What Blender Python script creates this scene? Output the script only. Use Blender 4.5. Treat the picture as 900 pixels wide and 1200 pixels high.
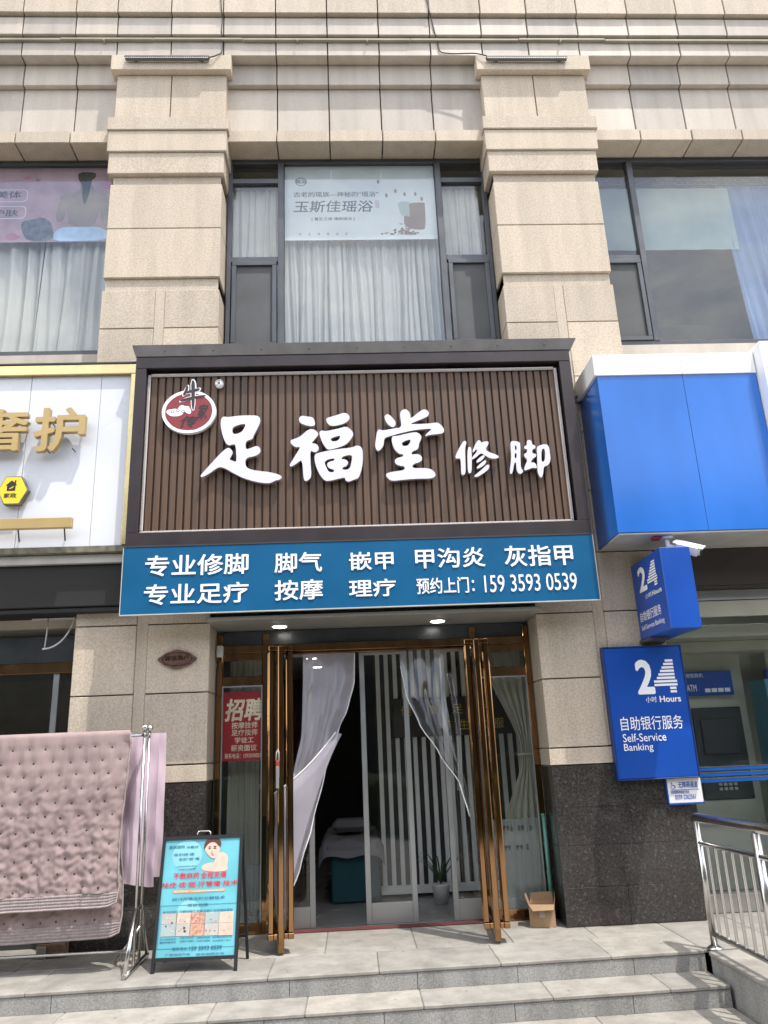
import bpy, bmesh, math, random
from mathutils import Matrix, Vector, noise as mnoise
random.seed(7)
R = math.radians
sc = bpy.context.scene
COL = sc.collection
for o in list(bpy.data.objects): bpy.data.objects.remove(o)

# ------------------------------------------------------------------ camera, sky, sun, exposure
cd = bpy.data.cameras.new('camera'); cam = bpy.data.objects.new('camera', cd); COL.objects.link(cam); sc.camera = cam
cd.sensor_fit = 'VERTICAL'; cd.sensor_height = 24.0; cd.lens = 18.0; cd.clip_start = 0.05; cd.clip_end = 3000
RX = (0.998499, -0.037258, -0.040146); RY = (0.027263, -0.297623, 0.954294); RZ = (-0.047503, -0.953956, -0.296160)
cam.matrix_world = Matrix(((RX[0], RY[0], RZ[0], 0.0), (RX[1], RY[1], RZ[1], -7.927), (RX[2], RY[2], RZ[2], 1.65), (0, 0, 0, 1)))
SUN = Vector((0.9, -1.0, 3.3)).normalized()
w = bpy.data.worlds.new("World"); sc.world = w; w.use_nodes = True
nt = w.node_tree; bg = nt.nodes['Background']
sky = nt.nodes.new('ShaderNodeTexSky'); sky.sky_type = 'NISHITA'; sky.sun_disc = False
sky.sun_elevation = math.asin(SUN.z); sky.sun_rotation = math.atan2(SUN.x, SUN.y)
sky.air_density = 1.0; sky.dust_density = 2.5; sky.ozone_density = 1.0
wtc = nt.nodes.new('ShaderNodeTexCoord'); wmp = nt.nodes.new('ShaderNodeMapping'); wmp.inputs[3].default_value = (1, 1, 2.4)   # broken summer cloud
wnz = nt.nodes.new('ShaderNodeTexNoise'); wnz.inputs['Scale'].default_value = 2.3; wnz.inputs['Detail'].default_value = 9; wnz.inputs['Roughness'].default_value = .58
wrp = nt.nodes.new('ShaderNodeValToRGB'); wrp.color_ramp.elements[0].position = .40; wrp.color_ramp.elements[1].position = .62
wmx = nt.nodes.new('ShaderNodeMix'); wmx.data_type = 'RGBA'; wmx.inputs[7].default_value = (9.5, 9.3, 9.0, 1)
nt.links.new(wtc.outputs['Generated'], wmp.inputs[0]); nt.links.new(wmp.outputs[0], wnz.inputs[0]); nt.links.new(wnz.outputs[0], wrp.inputs[0])
nt.links.new(wrp.outputs[0], wmx.inputs[0]); nt.links.new(sky.outputs[0], wmx.inputs[6])
nt.links.new(wmx.outputs[2], bg.inputs[0]); bg.inputs[1].default_value = 0.15
sl = bpy.data.lights.new('sun', 'SUN'); sl.energy = 2.0; sl.angle = R(0.6); sl.color = (1.0, 0.95, 0.88)
so = bpy.data.objects.new('sun', sl); COL.objects.link(so); so.location = (6, -8, 22)
so.rotation_euler = (-SUN).to_track_quat('-Z', 'Y').to_euler()
sc.view_settings.view_transform = 'Standard'; sc.view_settings.look = 'None'; sc.view_settings.exposure = 1.27; sc.view_settings.gamma = 1.0
sc.view_settings.use_curve_mapping = False
sc.cycles.max_bounces = 8; sc.cycles.transparent_max_bounces = 20; sc.cycles.transmission_bounces = 6; sc.cycles.diffuse_bounces = 4; sc.cycles.glossy_bounces = 4
sc.cycles.use_denoising = True; sc.cycles.caustics_reflective = False; sc.cycles.caustics_refractive = False
sc.cycles.sample_clamp_indirect = 6.0

SHAPES = {
  'glyphs': [[[(-1.311, 5.077), (-1.291, 5.103), (-1.242, 5.093), (-1.13, 5.108), (-1.002, 5.11), (-0.922, 5.103), (-0.897, 5.067), (-0.9, 5.02), (-0.928, 4.954), (-0.968, 4.877), (-0.975, 4.834), (-1.05, 4.818), (-1.051, 4.719), (-0.998, 4.731), (-0.95, 4.756), (-0.911, 4.751), (-0.89, 4.711), (-0.902, 4.669), (-0.957, 4.641), (-1.05, 4.625), (-1.049, 4.528), (-0.995, 4.493), (-0.901, 4.474), (-0.806, 4.463), (-0.696, 4.431), (-0.665, 4.4), (-0.688, 4.376), (-0.743, 4.365), (-0.79, 4.337), (-0.868, 4.342), (-0.962, 4.363), (-1.072, 4.403), (-1.167, 4.456), (-1.254, 4.513), (-1.309, 4.532), (-1.348, 4.516), (-1.417, 4.462), (-1.494, 4.419), (-1.513, 4.436), (-1.48, 4.481), (-1.389, 4.588), (-1.313, 4.679), (-1.251, 4.737), (-1.22, 4.745), (-1.187, 4.71), (-1.18, 4.676), (-1.22, 4.614), (-1.185, 4.599), (-1.146, 4.578), (-1.142, 4.632), (-1.154, 4.778), (-1.181, 4.782), (-1.22, 4.768), (-1.252, 4.789), (-1.277, 4.841), (-1.303, 4.928), (-1.316, 5.016)], [(-1.197, 4.969), (-1.129, 5.003), (-1.049, 5.015), (-1.064, 4.966), (-1.095, 4.915), (-1.183, 4.887)]], [[(-0.491, 5.051), (-0.48, 5.081), (-0.447, 5.093), (-0.408, 5.082), (-0.352, 5.075), (-0.33, 5.053), (-0.317, 5.005), (-0.323, 4.975), (-0.354, 4.966), (-0.431, 4.983), (-0.481, 5.015)], [(-0.398, 4.926), (-0.36, 4.937), (-0.321, 4.926), (-0.286, 4.89), (-0.289, 4.86), (-0.323, 4.819), (-0.362, 4.772), (-0.312, 4.769), (-0.285, 4.735), (-0.282, 4.699), (-0.314, 4.668), (-0.346, 4.677), (-0.374, 4.69), (-0.372, 4.549), (-0.363, 4.403), (-0.388, 4.369), (-0.421, 4.347), (-0.448, 4.371), (-0.457, 4.598), (-0.511, 4.552), (-0.577, 4.511), (-0.593, 4.531), (-0.566, 4.577), (-0.511, 4.669), (-0.472, 4.739), (-0.521, 4.729), (-0.554, 4.753), (-0.581, 4.784), (-0.576, 4.815), (-0.543, 4.824), (-0.476, 4.852)], [(-0.199, 5.056), (-0.163, 5.068), (-0.085, 5.09), (-0.017, 5.116), (0.027, 5.106), (0.054, 5.069), (0.042, 5.027), (-0.009, 4.991), (-0.076, 4.971), (-0.132, 4.964), (-0.171, 4.977), (-0.198, 5.02)], [(-0.277, 4.895), (-0.255, 4.919), (-0.211, 4.906), (-0.144, 4.919), (-0.055, 4.938), (0.001, 4.957), (0.045, 4.936), (0.088, 4.881), (0.075, 4.833), (0.03, 4.774), (-0.015, 4.74), (-0.093, 4.712), (-0.182, 4.691), (-0.214, 4.721), (-0.246, 4.781), (-0.267, 4.841)], [(-0.163, 4.821), (-0.101, 4.843), (-0.046, 4.857), (-0.075, 4.795), (-0.141, 4.785)], [(-0.327, 4.647), (-0.281, 4.664), (-0.182, 4.685), (-0.06, 4.703), (0.072, 4.714), (0.106, 4.734), (0.15, 4.73), (0.176, 4.699), (0.179, 4.605), (0.17, 4.511), (0.146, 4.418), (0.122, 4.367), (0.073, 4.353), (0.023, 4.331), (-0.014, 4.347), (-0.013, 4.382), (-0.068, 4.372), (-0.199, 4.341), (-0.242, 4.365), (-0.284, 4.43), (-0.316, 4.512), (-0.331, 4.594)], [(-0.233, 4.571), (-0.123, 4.603), (-0.121, 4.571), (-0.162, 4.564), (-0.195, 4.55), (-0.201, 4.521), (-0.18, 4.485), (-0.126, 4.47), (-0.126, 4.445), (-0.181, 4.441), (-0.207, 4.492)], [(-0.04, 4.616), (0.068, 4.637), (0.059, 4.561), (0.038, 4.47), (-0.039, 4.464), (-0.04, 4.493), (0.001, 4.504), (0.023, 4.538), (0.013, 4.568), (-0.019, 4.586), (-0.047, 4.581)]], [[(0.421, 5.066), (0.451, 5.091), (0.481, 5.079), (0.52, 5.031), (0.543, 4.992), (0.534, 4.948), (0.505, 4.934), (0.466, 4.958), (0.432, 5.011)], [(0.59, 5.107), (0.632, 5.145), (0.668, 5.139), (0.704, 5.093), (0.698, 5.021), (0.81, 5.119), (0.857, 5.138), (0.893, 5.122), (0.906, 5.083), (0.889, 5.055), (0.826, 5.024), (0.711, 4.979), (0.7, 4.966), (0.802, 4.966), (0.925, 4.971), (0.987, 4.983), (1.035, 4.941), (1.058, 4.897), (1.045, 4.853), (0.978, 4.844), (0.897, 4.84), (0.855, 4.822), (0.848, 4.836), (0.899, 4.884), (0.929, 4.909), (0.839, 4.907), (0.717, 4.894), (0.583, 4.864), (0.471, 4.834), (0.409, 4.814), (0.404, 4.733), (0.374, 4.69), (0.345, 4.664), (0.323, 4.681), (0.31, 4.724), (0.323, 4.811), (0.336, 4.887), (0.358, 4.919), (0.392, 4.898), (0.515, 4.921), (0.602, 4.93), (0.596, 5.023)], [(0.487, 4.807), (0.506, 4.837), (0.541, 4.832), (0.634, 4.855), (0.726, 4.872), (0.766, 4.871), (0.805, 4.837), (0.808, 4.799), (0.775, 4.74), (0.771, 4.68), (0.694, 4.65), (0.692, 4.617), (0.743, 4.625), (0.788, 4.61), (0.804, 4.572), (0.789, 4.535), (0.697, 4.51), (0.693, 4.462), (0.815, 4.465), (0.894, 4.45), (0.933, 4.403), (0.929, 4.366), (0.888, 4.344), (0.768, 4.347), (0.609, 4.341), (0.474, 4.326), (0.435, 4.353), (0.407, 4.396), (0.428, 4.42), (0.514, 4.435), (0.614, 4.446), (0.611, 4.491), (0.556, 4.495), (0.517, 4.52), (0.509, 4.558), (0.54, 4.586), (0.606, 4.598), (0.602, 4.625), (0.567, 4.626), (0.524, 4.665), (0.496, 4.73)], [(0.593, 4.755), (0.64, 4.781), (0.699, 4.793), (0.667, 4.721), (0.602, 4.715)]], [[(1.15, 4.579), (1.196, 4.669), (1.248, 4.753), (1.275, 4.764), (1.287, 4.738), (1.263, 4.682), (1.258, 4.528), (1.253, 4.396), (1.221, 4.369), (1.203, 4.391), (1.208, 4.46), (1.209, 4.571), (1.168, 4.555)], [(1.289, 4.674), (1.316, 4.695), (1.335, 4.673), (1.318, 4.408), (1.294, 4.388), (1.273, 4.409)], [(1.338, 4.631), (1.37, 4.707), (1.408, 4.766), (1.436, 4.76), (1.438, 4.734), (1.486, 4.75), (1.523, 4.746), (1.516, 4.711), (1.476, 4.655), (1.528, 4.619), (1.605, 4.589), (1.621, 4.567), (1.595, 4.55), (1.536, 4.549), (1.473, 4.585), (1.43, 4.621), (1.38, 4.574), (1.325, 4.54), (1.334, 4.575), (1.398, 4.643), (1.38, 4.665), (1.351, 4.623)], [(1.37, 4.525), (1.419, 4.573), (1.461, 4.595), (1.47, 4.575), (1.429, 4.53), (1.381, 4.506)], [(1.368, 4.455), (1.42, 4.503), (1.469, 4.539), (1.484, 4.522), (1.451, 4.474), (1.383, 4.438)], [(1.341, 4.366), (1.414, 4.42), (1.485, 4.487), (1.511, 4.479), (1.503, 4.438), (1.444, 4.391), (1.376, 4.351), (1.343, 4.35)]], [[(1.754, 4.726), (1.778, 4.75), (1.85, 4.735), (1.861, 4.709), (1.846, 4.548), (1.841, 4.429), (1.866, 4.408), (1.843, 4.371), (1.81, 4.374), (1.792, 4.417), (1.796, 4.507), (1.776, 4.5), (1.754, 4.404), (1.733, 4.365), (1.716, 4.391), (1.749, 4.543), (1.754, 4.655)], [(1.8, 4.697), (1.819, 4.689), (1.815, 4.64), (1.795, 4.64)], [(1.792, 4.612), (1.812, 4.605), (1.806, 4.549), (1.784, 4.549)], [(1.931, 4.743), (1.959, 4.757), (1.984, 4.742), (1.986, 4.699), (2.019, 4.691), (2.019, 4.656), (1.981, 4.643), (1.977, 4.6), (2.018, 4.592), (2.02, 4.564), (1.984, 4.544), (1.947, 4.496), (1.993, 4.495), (2.01, 4.466), (2.012, 4.425), (1.974, 4.44), (1.906, 4.414), (1.872, 4.407), (1.883, 4.456), (1.923, 4.525), (1.893, 4.56), (1.886, 4.596), (1.925, 4.609), (1.929, 4.651), (1.896, 4.652), (1.903, 4.687), (1.933, 4.693)], [(2.029, 4.663), (2.065, 4.69), (2.133, 4.703), (2.164, 4.681), (2.17, 4.603), (2.166, 4.504), (2.128, 4.456), (2.087, 4.45), (2.072, 4.368), (2.055, 4.326), (2.035, 4.324), (2.015, 4.383), (2.018, 4.452), (2.03, 4.578)], [(2.081, 4.647), (2.122, 4.653), (2.108, 4.52), (2.086, 4.499), (2.067, 4.507)]]],
  'niu': [[(-1.69, 5.477), (-1.667, 5.471), (-1.676, 5.405), (-1.707, 5.352), (-1.728, 5.37), (-1.704, 5.423)], [(-1.701, 5.405), (-1.557, 5.447), (-1.543, 5.429), (-1.564, 5.408), (-1.692, 5.378)], [(-1.641, 5.539), (-1.608, 5.535), (-1.598, 5.466), (-1.597, 5.198), (-1.621, 5.19), (-1.634, 5.341)], [(-1.753, 5.308), (-1.65, 5.341), (-1.49, 5.365), (-1.481, 5.347), (-1.553, 5.33), (-1.744, 5.281)]],
  'cloud': [[(-1.896, 5.17), (-1.877, 5.199), (-1.837, 5.2), (-1.805, 5.21), (-1.773, 5.199), (-1.758, 5.234), (-1.727, 5.251), (-1.694, 5.232), (-1.659, 5.238), (-1.645, 5.208), (-1.629, 5.181), (-1.635, 5.143), (-1.667, 5.147), (-1.7, 5.174), (-1.723, 5.139), (-1.754, 5.122), (-1.802, 5.118), (-1.85, 5.125), (-1.875, 5.148)]],
  'emblem_c': [(-1.655, 5.173), (-1.37, 5.166), (-1.664, 5.422)],
  'reg': [(-1.345, 5.502), (-1.302, 5.501)],
  'jia': [(-1.567, 5.259), (-1.45, 5.08)],
  'chuan': [(-1.738, 5.122), (-1.558, 4.987)],
  'blue': [('专业修脚', -2.02, -1.001, 3.381, 3.595), ('脚气', -0.743, -0.269, 3.38, 3.584), ('嵌甲', 0.002, 0.451, 3.383, 3.57), ('甲沟炎', 0.669, 1.379, 3.379, 3.585), ('灰指甲', 1.577, 2.281, 3.369, 3.588), ('专业足疗', -2.018, -0.998, 3.095, 3.302), ('按摩', -0.742, -0.263, 3.101, 3.305), ('理疗', -0.006, 0.462, 3.109, 3.287), ('预约上门：', 0.668, 1.249, 3.118, 3.281), ('159 3593 0539', 1.351, 2.29, 3.114, 3.289)],
  'bank': [('2', 2.877, 3.059, 2.082, 2.429), ('4', 3.09, 3.296, 2.091, 2.434), ('小时', 2.948, 3.059, 2.002, 2.06), ('Hours', 3.089, 3.307, 2.0, 2.062), ('自助银行服务', 2.66, 3.291, 1.739, 1.872), ('Self-Service', 2.664, 3.1, 1.63, 1.709), ('Banking', 2.664, 2.957, 1.527, 1.614)],
  'acc': [('无障碍通道', 3.168, 3.363, 1.18, 1.239), ('icon', 3.087, 3.144, 1.175, 1.242), ('中国银行', 3.07, 3.14, 1.263, 1.282), ('如您需要帮助请拨打电话', 3.086, 3.268, 1.129, 1.159), ('0359-2362561', 3.122, 3.326, 1.076, 1.119)],
  'white': [('护', -3.266, -2.738, 4.759, 5.258), ('奢', -3.86, -3.324, 4.777, 5.253), ('hex', -3.583, -3.298, 4.214, 4.511), ('家政', -3.523, -3.394, 4.279, 4.331), ('house', -3.514, -3.397, 4.355, 4.47), ('bar', -3.519, -2.77, 3.91, 4.029)],
  'winc': [('poster', -0.693, 1.195, 7.886, 8.913), ('古老的瑶族—神秘的“瑶浴”', -0.585, 0.519, 8.544, 8.627), ('玉斯佳瑶浴', -0.592, 0.44, 8.305, 8.487), ('[ 養生之道 傳統瑶浴 ]', -0.357, 0.194, 8.175, 8.231), ('瑶', 0.47, 0.524, 8.368, 8.488), ('logo', -0.56, -0.421, 8.727, 8.847), ('dots', -0.52, 0.107, 7.958, 7.998), ('cup', 0.761, 1.118, 8.023, 8.449), ('herbs', 0.62, 0.981, 7.964, 8.165)],
  'winl': [('poster', -4.971, -2.838, 7.901, 8.982), ('美体', -4.369, -4.051, 8.56, 8.671), ('护肤', -4.386, -4.065, 8.289, 8.389), ('pill', -4.588, -3.97, 8.25, 8.435)],
  'winl_back': [(-3.542, 8.614), (-3.337, 8.652), (-3.309, 8.76), (-3.326, 8.94), (-3.197, 8.939), (-3.176, 8.759), (-3.128, 8.65), (-2.98, 8.609), (-2.951, 8.54), (-2.925, 8.133), (-2.995, 8.115), (-3.046, 8.405), (-3.077, 8.269), (-3.106, 8.126), (-3.422, 8.124), (-3.45, 8.312), (-3.469, 8.409), (-3.491, 8.197), (-3.594, 8.198), (-3.578, 8.468)],
  'winl_hair': [(-3.368, 8.96), (-3.133, 8.958), (-3.135, 8.868), (-3.189, 8.829), (-3.193, 8.66), (-3.228, 8.484), (-3.258, 8.455), (-3.286, 8.583), (-3.297, 8.76), (-3.351, 8.84)],
  'winl_towel': [(-3.561, 8.083), (-3.454, 8.124), (-3.264, 8.114), (-3.042, 8.119), (-2.976, 8.077), (-2.919, 8.048), (-2.915, 7.915), (-3.279, 7.906), (-3.593, 7.914), (-3.601, 7.999)],
  'winl_bowl': [(-4.015, 8.146), (-3.991, 8.222), (-3.889, 8.23), (-3.751, 8.277), (-3.65, 8.199), (-3.608, 8.084), (-3.593, 7.914), (-3.906, 7.917), (-3.969, 8.003)],
  'red': [('招聘', -1.338, -0.936, 2.001, 2.232), ('按摩技师', -1.266, -0.998, 1.927, 1.991), ('足疗技师', -1.265, -0.998, 1.855, 1.918), ('学徒工', -1.232, -1.036, 1.781, 1.84), ('薪资面议', -1.268, -1.004, 1.701, 1.764), ('联系电话：15935930539', -1.33, -0.942, 1.631, 1.682), ('paper', -1.363, -0.91, 1.6, 2.301)],
  'ab': {'dark': [('柔肤国际', 0.07, 0.272, 0.911, 0.938), ('冷敷疗', 0.292, 0.45, 0.907, 0.93), ('告别疣·痣', 0.138, 0.402, 0.845, 0.869), ('告别“斑”痕', 0.207, 0.472, 0.803, 0.828), ('无痕祛除专业技术', 0.189, 0.444, 0.749, 0.759), ('一次解决皮肤问题', 0.202, 0.43, 0.726, 0.736), ('2019万格无针分解技术', 0.163, 0.824, 0.466, 0.493), ('项目优势', 0.359, 0.623, 0.413, 0.437), ('老旧疣痣□ 冷敷祛除□ 无痕无疤□ 天然植物萃取', 0.058, 0.934, 0.363, 0.386), ('专业祛痣祛疣', 0.053, 0.253, 0.154, 0.165), ('瘢痕修复技术', 0.054, 0.254, 0.128, 0.142), ('色斑分解淡化', 0.297, 0.473, 0.159, 0.171), ('深层补水美白', 0.298, 0.473, 0.133, 0.145), ('汗管瘤专项祛除', 0.498, 0.674, 0.157, 0.168), ('不反弹不留疤痕', 0.499, 0.674, 0.131, 0.142), ('植物精华温和护理', 0.702, 0.937, 0.156, 0.168), ('专业老师一对一', 0.702, 0.937, 0.127, 0.14), ('联系电话：', 0.216, 0.415, 0.066, 0.092), ('159 3593 0539', 0.426, 0.823, 0.062, 0.095), ('厂家指定产品', 0.138, 0.438, 0.028, 0.043), ('绝无后顾之忧', 0.51, 0.856, 0.023, 0.04)], 'red': [('不敷麻药', 0.155, 0.483, 0.648, 0.699), ('全程无痛', 0.503, 0.831, 0.645, 0.698), ('祛疣·痣·斑·汗管瘤·技术', 0.014, 0.98, 0.575, 0.622)], 'orange': ('strip', 0.162, 0.829, 0.528, 0.551), 'orange_t': ('安全不留疤 一次祛除不反弹祛除更彻底', 0.184, 0.807, 0.533, 0.544), 'photos': [('p', 0.055, 0.248, 0.18, 0.369), ('p', 0.232, 0.423, 0.178, 0.367), ('p', 0.41, 0.598, 0.176, 0.365), ('p', 0.587, 0.773, 0.174, 0.364), ('p', 0.764, 0.948, 0.172, 0.362)], 'frame': ('f', 0.027, 0.983, 0.081, 0.429), 'hair': [(0.52, 0.899), (0.526, 0.952), (0.561, 0.986), (0.632, 1.002), (0.708, 0.987), (0.742, 0.95), (0.737, 0.909), (0.709, 0.916), (0.667, 0.953), (0.602, 0.955), (0.555, 0.927), (0.538, 0.899)], 'face': [(0.528, 0.917), (0.567, 0.948), (0.62, 0.96), (0.676, 0.953), (0.721, 0.916), (0.732, 0.892), (0.717, 0.857), (0.694, 0.822), (0.657, 0.808), (0.613, 0.822), (0.566, 0.854), (0.536, 0.887)], 'neck': [(0.677, 0.817), (0.721, 0.869), (0.771, 0.861), (0.818, 0.847), (0.845, 0.805), (0.831, 0.753), (0.846, 0.705), (0.766, 0.696), (0.604, 0.7), (0.502, 0.717), (0.514, 0.758), (0.593, 0.775), (0.665, 0.776)], 'lip': [(0.624, 0.843), (0.64, 0.846), (0.657, 0.841), (0.642, 0.836)], 'eyes': [[(0.571, 0.897), (0.595, 0.904), (0.615, 0.896), (0.594, 0.892)], [(0.638, 0.899), (0.664, 0.907), (0.687, 0.899), (0.663, 0.893)]]},
  'banner': [('健康足疗', 0.654, 1.555, 2.031, 2.17), ('养生馆服', 1.102, 1.875, 1.858, 1.992)],
}


# ------------------------------------------------------------------ materials
def lin(c):
    if isinstance(c, str):
        c = tuple(int(c[i:i + 2], 16) / 255 for i in (0, 2, 4))
        c = tuple(v / 12.92 if v <= .04045 else ((v + .055) / 1.055) ** 2.4 for v in c)
    return (c[0], c[1], c[2], 1)
def base(name):
    m = bpy.data.materials.new(name); m.use_nodes = True
    return m, m.node_tree, m.node_tree.nodes['Principled BSDF']
def N(t, ty, **k):
    n = t.nodes.new(ty)
    for a, b in k.items(): setattr(n, a, b)
    return n
def mult(t, a, b, fac=1.0):
    n = N(t, 'ShaderNodeMix', data_type='RGBA', blend_type='MULTIPLY'); n.inputs[0].default_value = fac
    t.links.new(a, n.inputs[6]); t.links.new(b, n.inputs[7]); return n.outputs[2]
def ramp(t, src, p0, c0, p1, c1):
    r = N(t, 'ShaderNodeValToRGB'); e = r.color_ramp.elements
    e[0].position = p0; e[0].color = c0; e[1].position = p1; e[1].color = c1
    t.links.new(src, r.inputs[0]); return r.outputs[0]
def gray(v): return (v, v, v, 1)
def mat(name, col, rough=.5, metal=0., var=.12, scale=3., bump=0., bscale=60., spec=.5, coat=0., stretch=(1, 1, 1), emit=0.):
    """plain surface with slow tonal drift, faint grime and a fine bump"""
    m, t, b = base(name)
    tc = N(t, 'ShaderNodeTexCoord'); mp = N(t, 'ShaderNodeMapping'); mp.inputs[3].default_value = stretch
    t.links.new(tc.outputs['Object'], mp.inputs[0])
    n = N(t, 'ShaderNodeTexNoise'); n.inputs['Scale'].default_value = scale; n.inputs['Detail'].default_value = 5
    t.links.new(mp.outputs[0], n.inputs[0])
    rgb = N(t, 'ShaderNodeRGB'); rgb.outputs[0].default_value = lin(col)
    c = mult(t, rgb.outputs[0], ramp(t, n.outputs[0], .3, gray(1 - var), .7, gray(1 + var * .5)))
    t.links.new(c, b.inputs['Base Color'])
    mr = N(t, 'ShaderNodeMapRange'); mr.inputs[3].default_value = max(.02, rough - .07); mr.inputs[4].default_value = min(1, rough + .07)
    t.links.new(n.outputs[0], mr.inputs[0]); t.links.new(mr.outputs[0], b.inputs['Roughness'])
    b.inputs['Metallic'].default_value = metal; b.inputs['Specular IOR Level'].default_value = spec; b.inputs['Coat Weight'].default_value = coat
    if bump:
        n2 = N(t, 'ShaderNodeTexNoise'); n2.inputs['Scale'].default_value = bscale; n2.inputs['Detail'].default_value = 3
        t.links.new(mp.outputs[0], n2.inputs[0])
        bp = N(t, 'ShaderNodeBump'); bp.inputs['Strength'].default_value = bump; bp.inputs['Distance'].default_value = .01
        t.links.new(n2.outputs[0], bp.inputs['Height']); t.links.new(bp.outputs[0], b.inputs['Normal'])
    if emit:
        b.inputs['Emission Color'].default_value = lin(col); b.inputs['Emission Strength'].default_value = emit
    return m
def stone(name, col, dark, speck=.5, sscale=90., rough=.75, island=.14, bump=.25, streak=.12, spec=.4, lo=.35, hi=.62, light=None, spots=0.):
    """flamed or polished granite: crystals, each slab its own tone, rain streaks"""
    m, t, b = base(name)
    tc = N(t, 'ShaderNodeTexCoord')
    n = N(t, 'ShaderNodeTexNoise'); n.inputs['Scale'].default_value = sscale; n.inputs['Detail'].default_value = 4; n.inputs['Roughness'].default_value = .7
    t.links.new(tc.outputs['Object'], n.inputs[0])
    mx = N(t, 'ShaderNodeMix', data_type='RGBA'); mx.inputs[6].default_value = lin(dark); mx.inputs[7].default_value = lin(col)
    t.links.new(ramp(t, n.outputs[0], lo, gray(1 - speck), hi, gray(1)), mx.inputs[0])
    c = mx.outputs[2]
    if light:
        v = N(t, 'ShaderNodeTexVoronoi'); v.inputs['Scale'].default_value = sscale * .9
        t.links.new(tc.outputs['Object'], v.inputs[0])
        m3 = N(t, 'ShaderNodeMix', data_type='RGBA'); t.links.new(c, m3.inputs[6]); m3.inputs[7].default_value = lin(light)
        t.links.new(ramp(t, v.outputs['Color'], .72, gray(0), .95, gray(.8)), m3.inputs[0]); c = m3.outputs[2]
    g = N(t, 'ShaderNodeNewGeometry')
    c = mult(t, c, ramp(t, g.outputs['Random Per Island'], 0, (1 - island, 1 - island * .95, 1 - island * .8, 1), 1, gray(1.05)))
    mp = N(t, 'ShaderNodeMapping'); mp.inputs[3].default_value = (5, 5, .55); t.links.new(tc.outputs['Object'], mp.inputs[0])
    n3 = N(t, 'ShaderNodeTexNoise'); n3.inputs['Scale'].default_value = 1.3; n3.inputs['Detail'].default_value = 6; t.links.new(mp.outputs[0], n3.inputs[0])
    c = mult(t, c, ramp(t, n3.outputs[0], .32, gray(1 - streak), .6, gray(1.0)))
    n4 = N(t, 'ShaderNodeTexNoise'); n4.inputs['Scale'].default_value = .9; n4.inputs['Detail'].default_value = 8; t.links.new(tc.outputs['Object'], n4.inputs[0])
    c = mult(t, c, ramp(t, n4.outputs[0], .3, (.92, .91, .89, 1), .68, gray(1.04)))
    if spots:                                            # trodden gum and oil marks, darker scuffed zones
        v = N(t, 'ShaderNodeTexVoronoi'); v.inputs['Scale'].default_value = 5.5; t.links.new(tc.outputs['Object'], v.inputs[0])
        c = mult(t, c, ramp(t, v.outputs['Distance'], .05, gray(1 - spots), .075, gray(1)))
        n6 = N(t, 'ShaderNodeTexNoise'); n6.inputs['Scale'].default_value = 3.2; n6.inputs['Detail'].default_value = 9; n6.inputs['Roughness'].default_value = .7; t.links.new(tc.outputs['Object'], n6.inputs[0])
        c = mult(t, c, ramp(t, n6.outputs[0],   .36, gray(.78), .58, gray(1.03)))
    t.links.new(c, b.inputs['Base Color'])
    b.inputs['Roughness'].default_value = rough; b.inputs['Specular IOR Level'].default_value = spec
    if bump:
        bp = N(t, 'ShaderNodeBump'); bp.inputs['Strength'].default_value = bump; bp.inputs['Distance'].default_value = .004
        t.links.new(n.outputs[0], bp.inputs['Height']); t.links.new(bp.outputs[0], b.inputs['Normal'])
    return m
def schlick(t, scale, f0=.04):
    g = N(t, 'ShaderNodeNewGeometry'); d = N(t, 'ShaderNodeVectorMath', operation='DOT_PRODUCT'); t.links.new(g.outputs['Incoming'], d.inputs[0]); t.links.new(g.outputs['Normal'], d.inputs[1])
    a = N(t, 'ShaderNodeMath', operation='ABSOLUTE'); t.links.new(d.outputs['Value'], a.inputs[0])
    s = N(t, 'ShaderNodeMath', operation='SUBTRACT'); s.inputs[0].default_value = 1; t.links.new(a.outputs[0], s.inputs[1])
    p = N(t, 'ShaderNodeMath', operation='POWER'); p.inputs[1].default_value = 5; t.links.new(s.outputs[0], p.inputs[0])
    m = N(t, 'ShaderNodeMath', operation='MULTIPLY_ADD', use_clamp=True); m.inputs[1].default_value = (1 - f0) * scale; m.inputs[2].default_value = f0 * scale; t.links.new(p.outputs[0], m.inputs[0])
    return m.outputs[0]
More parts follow.
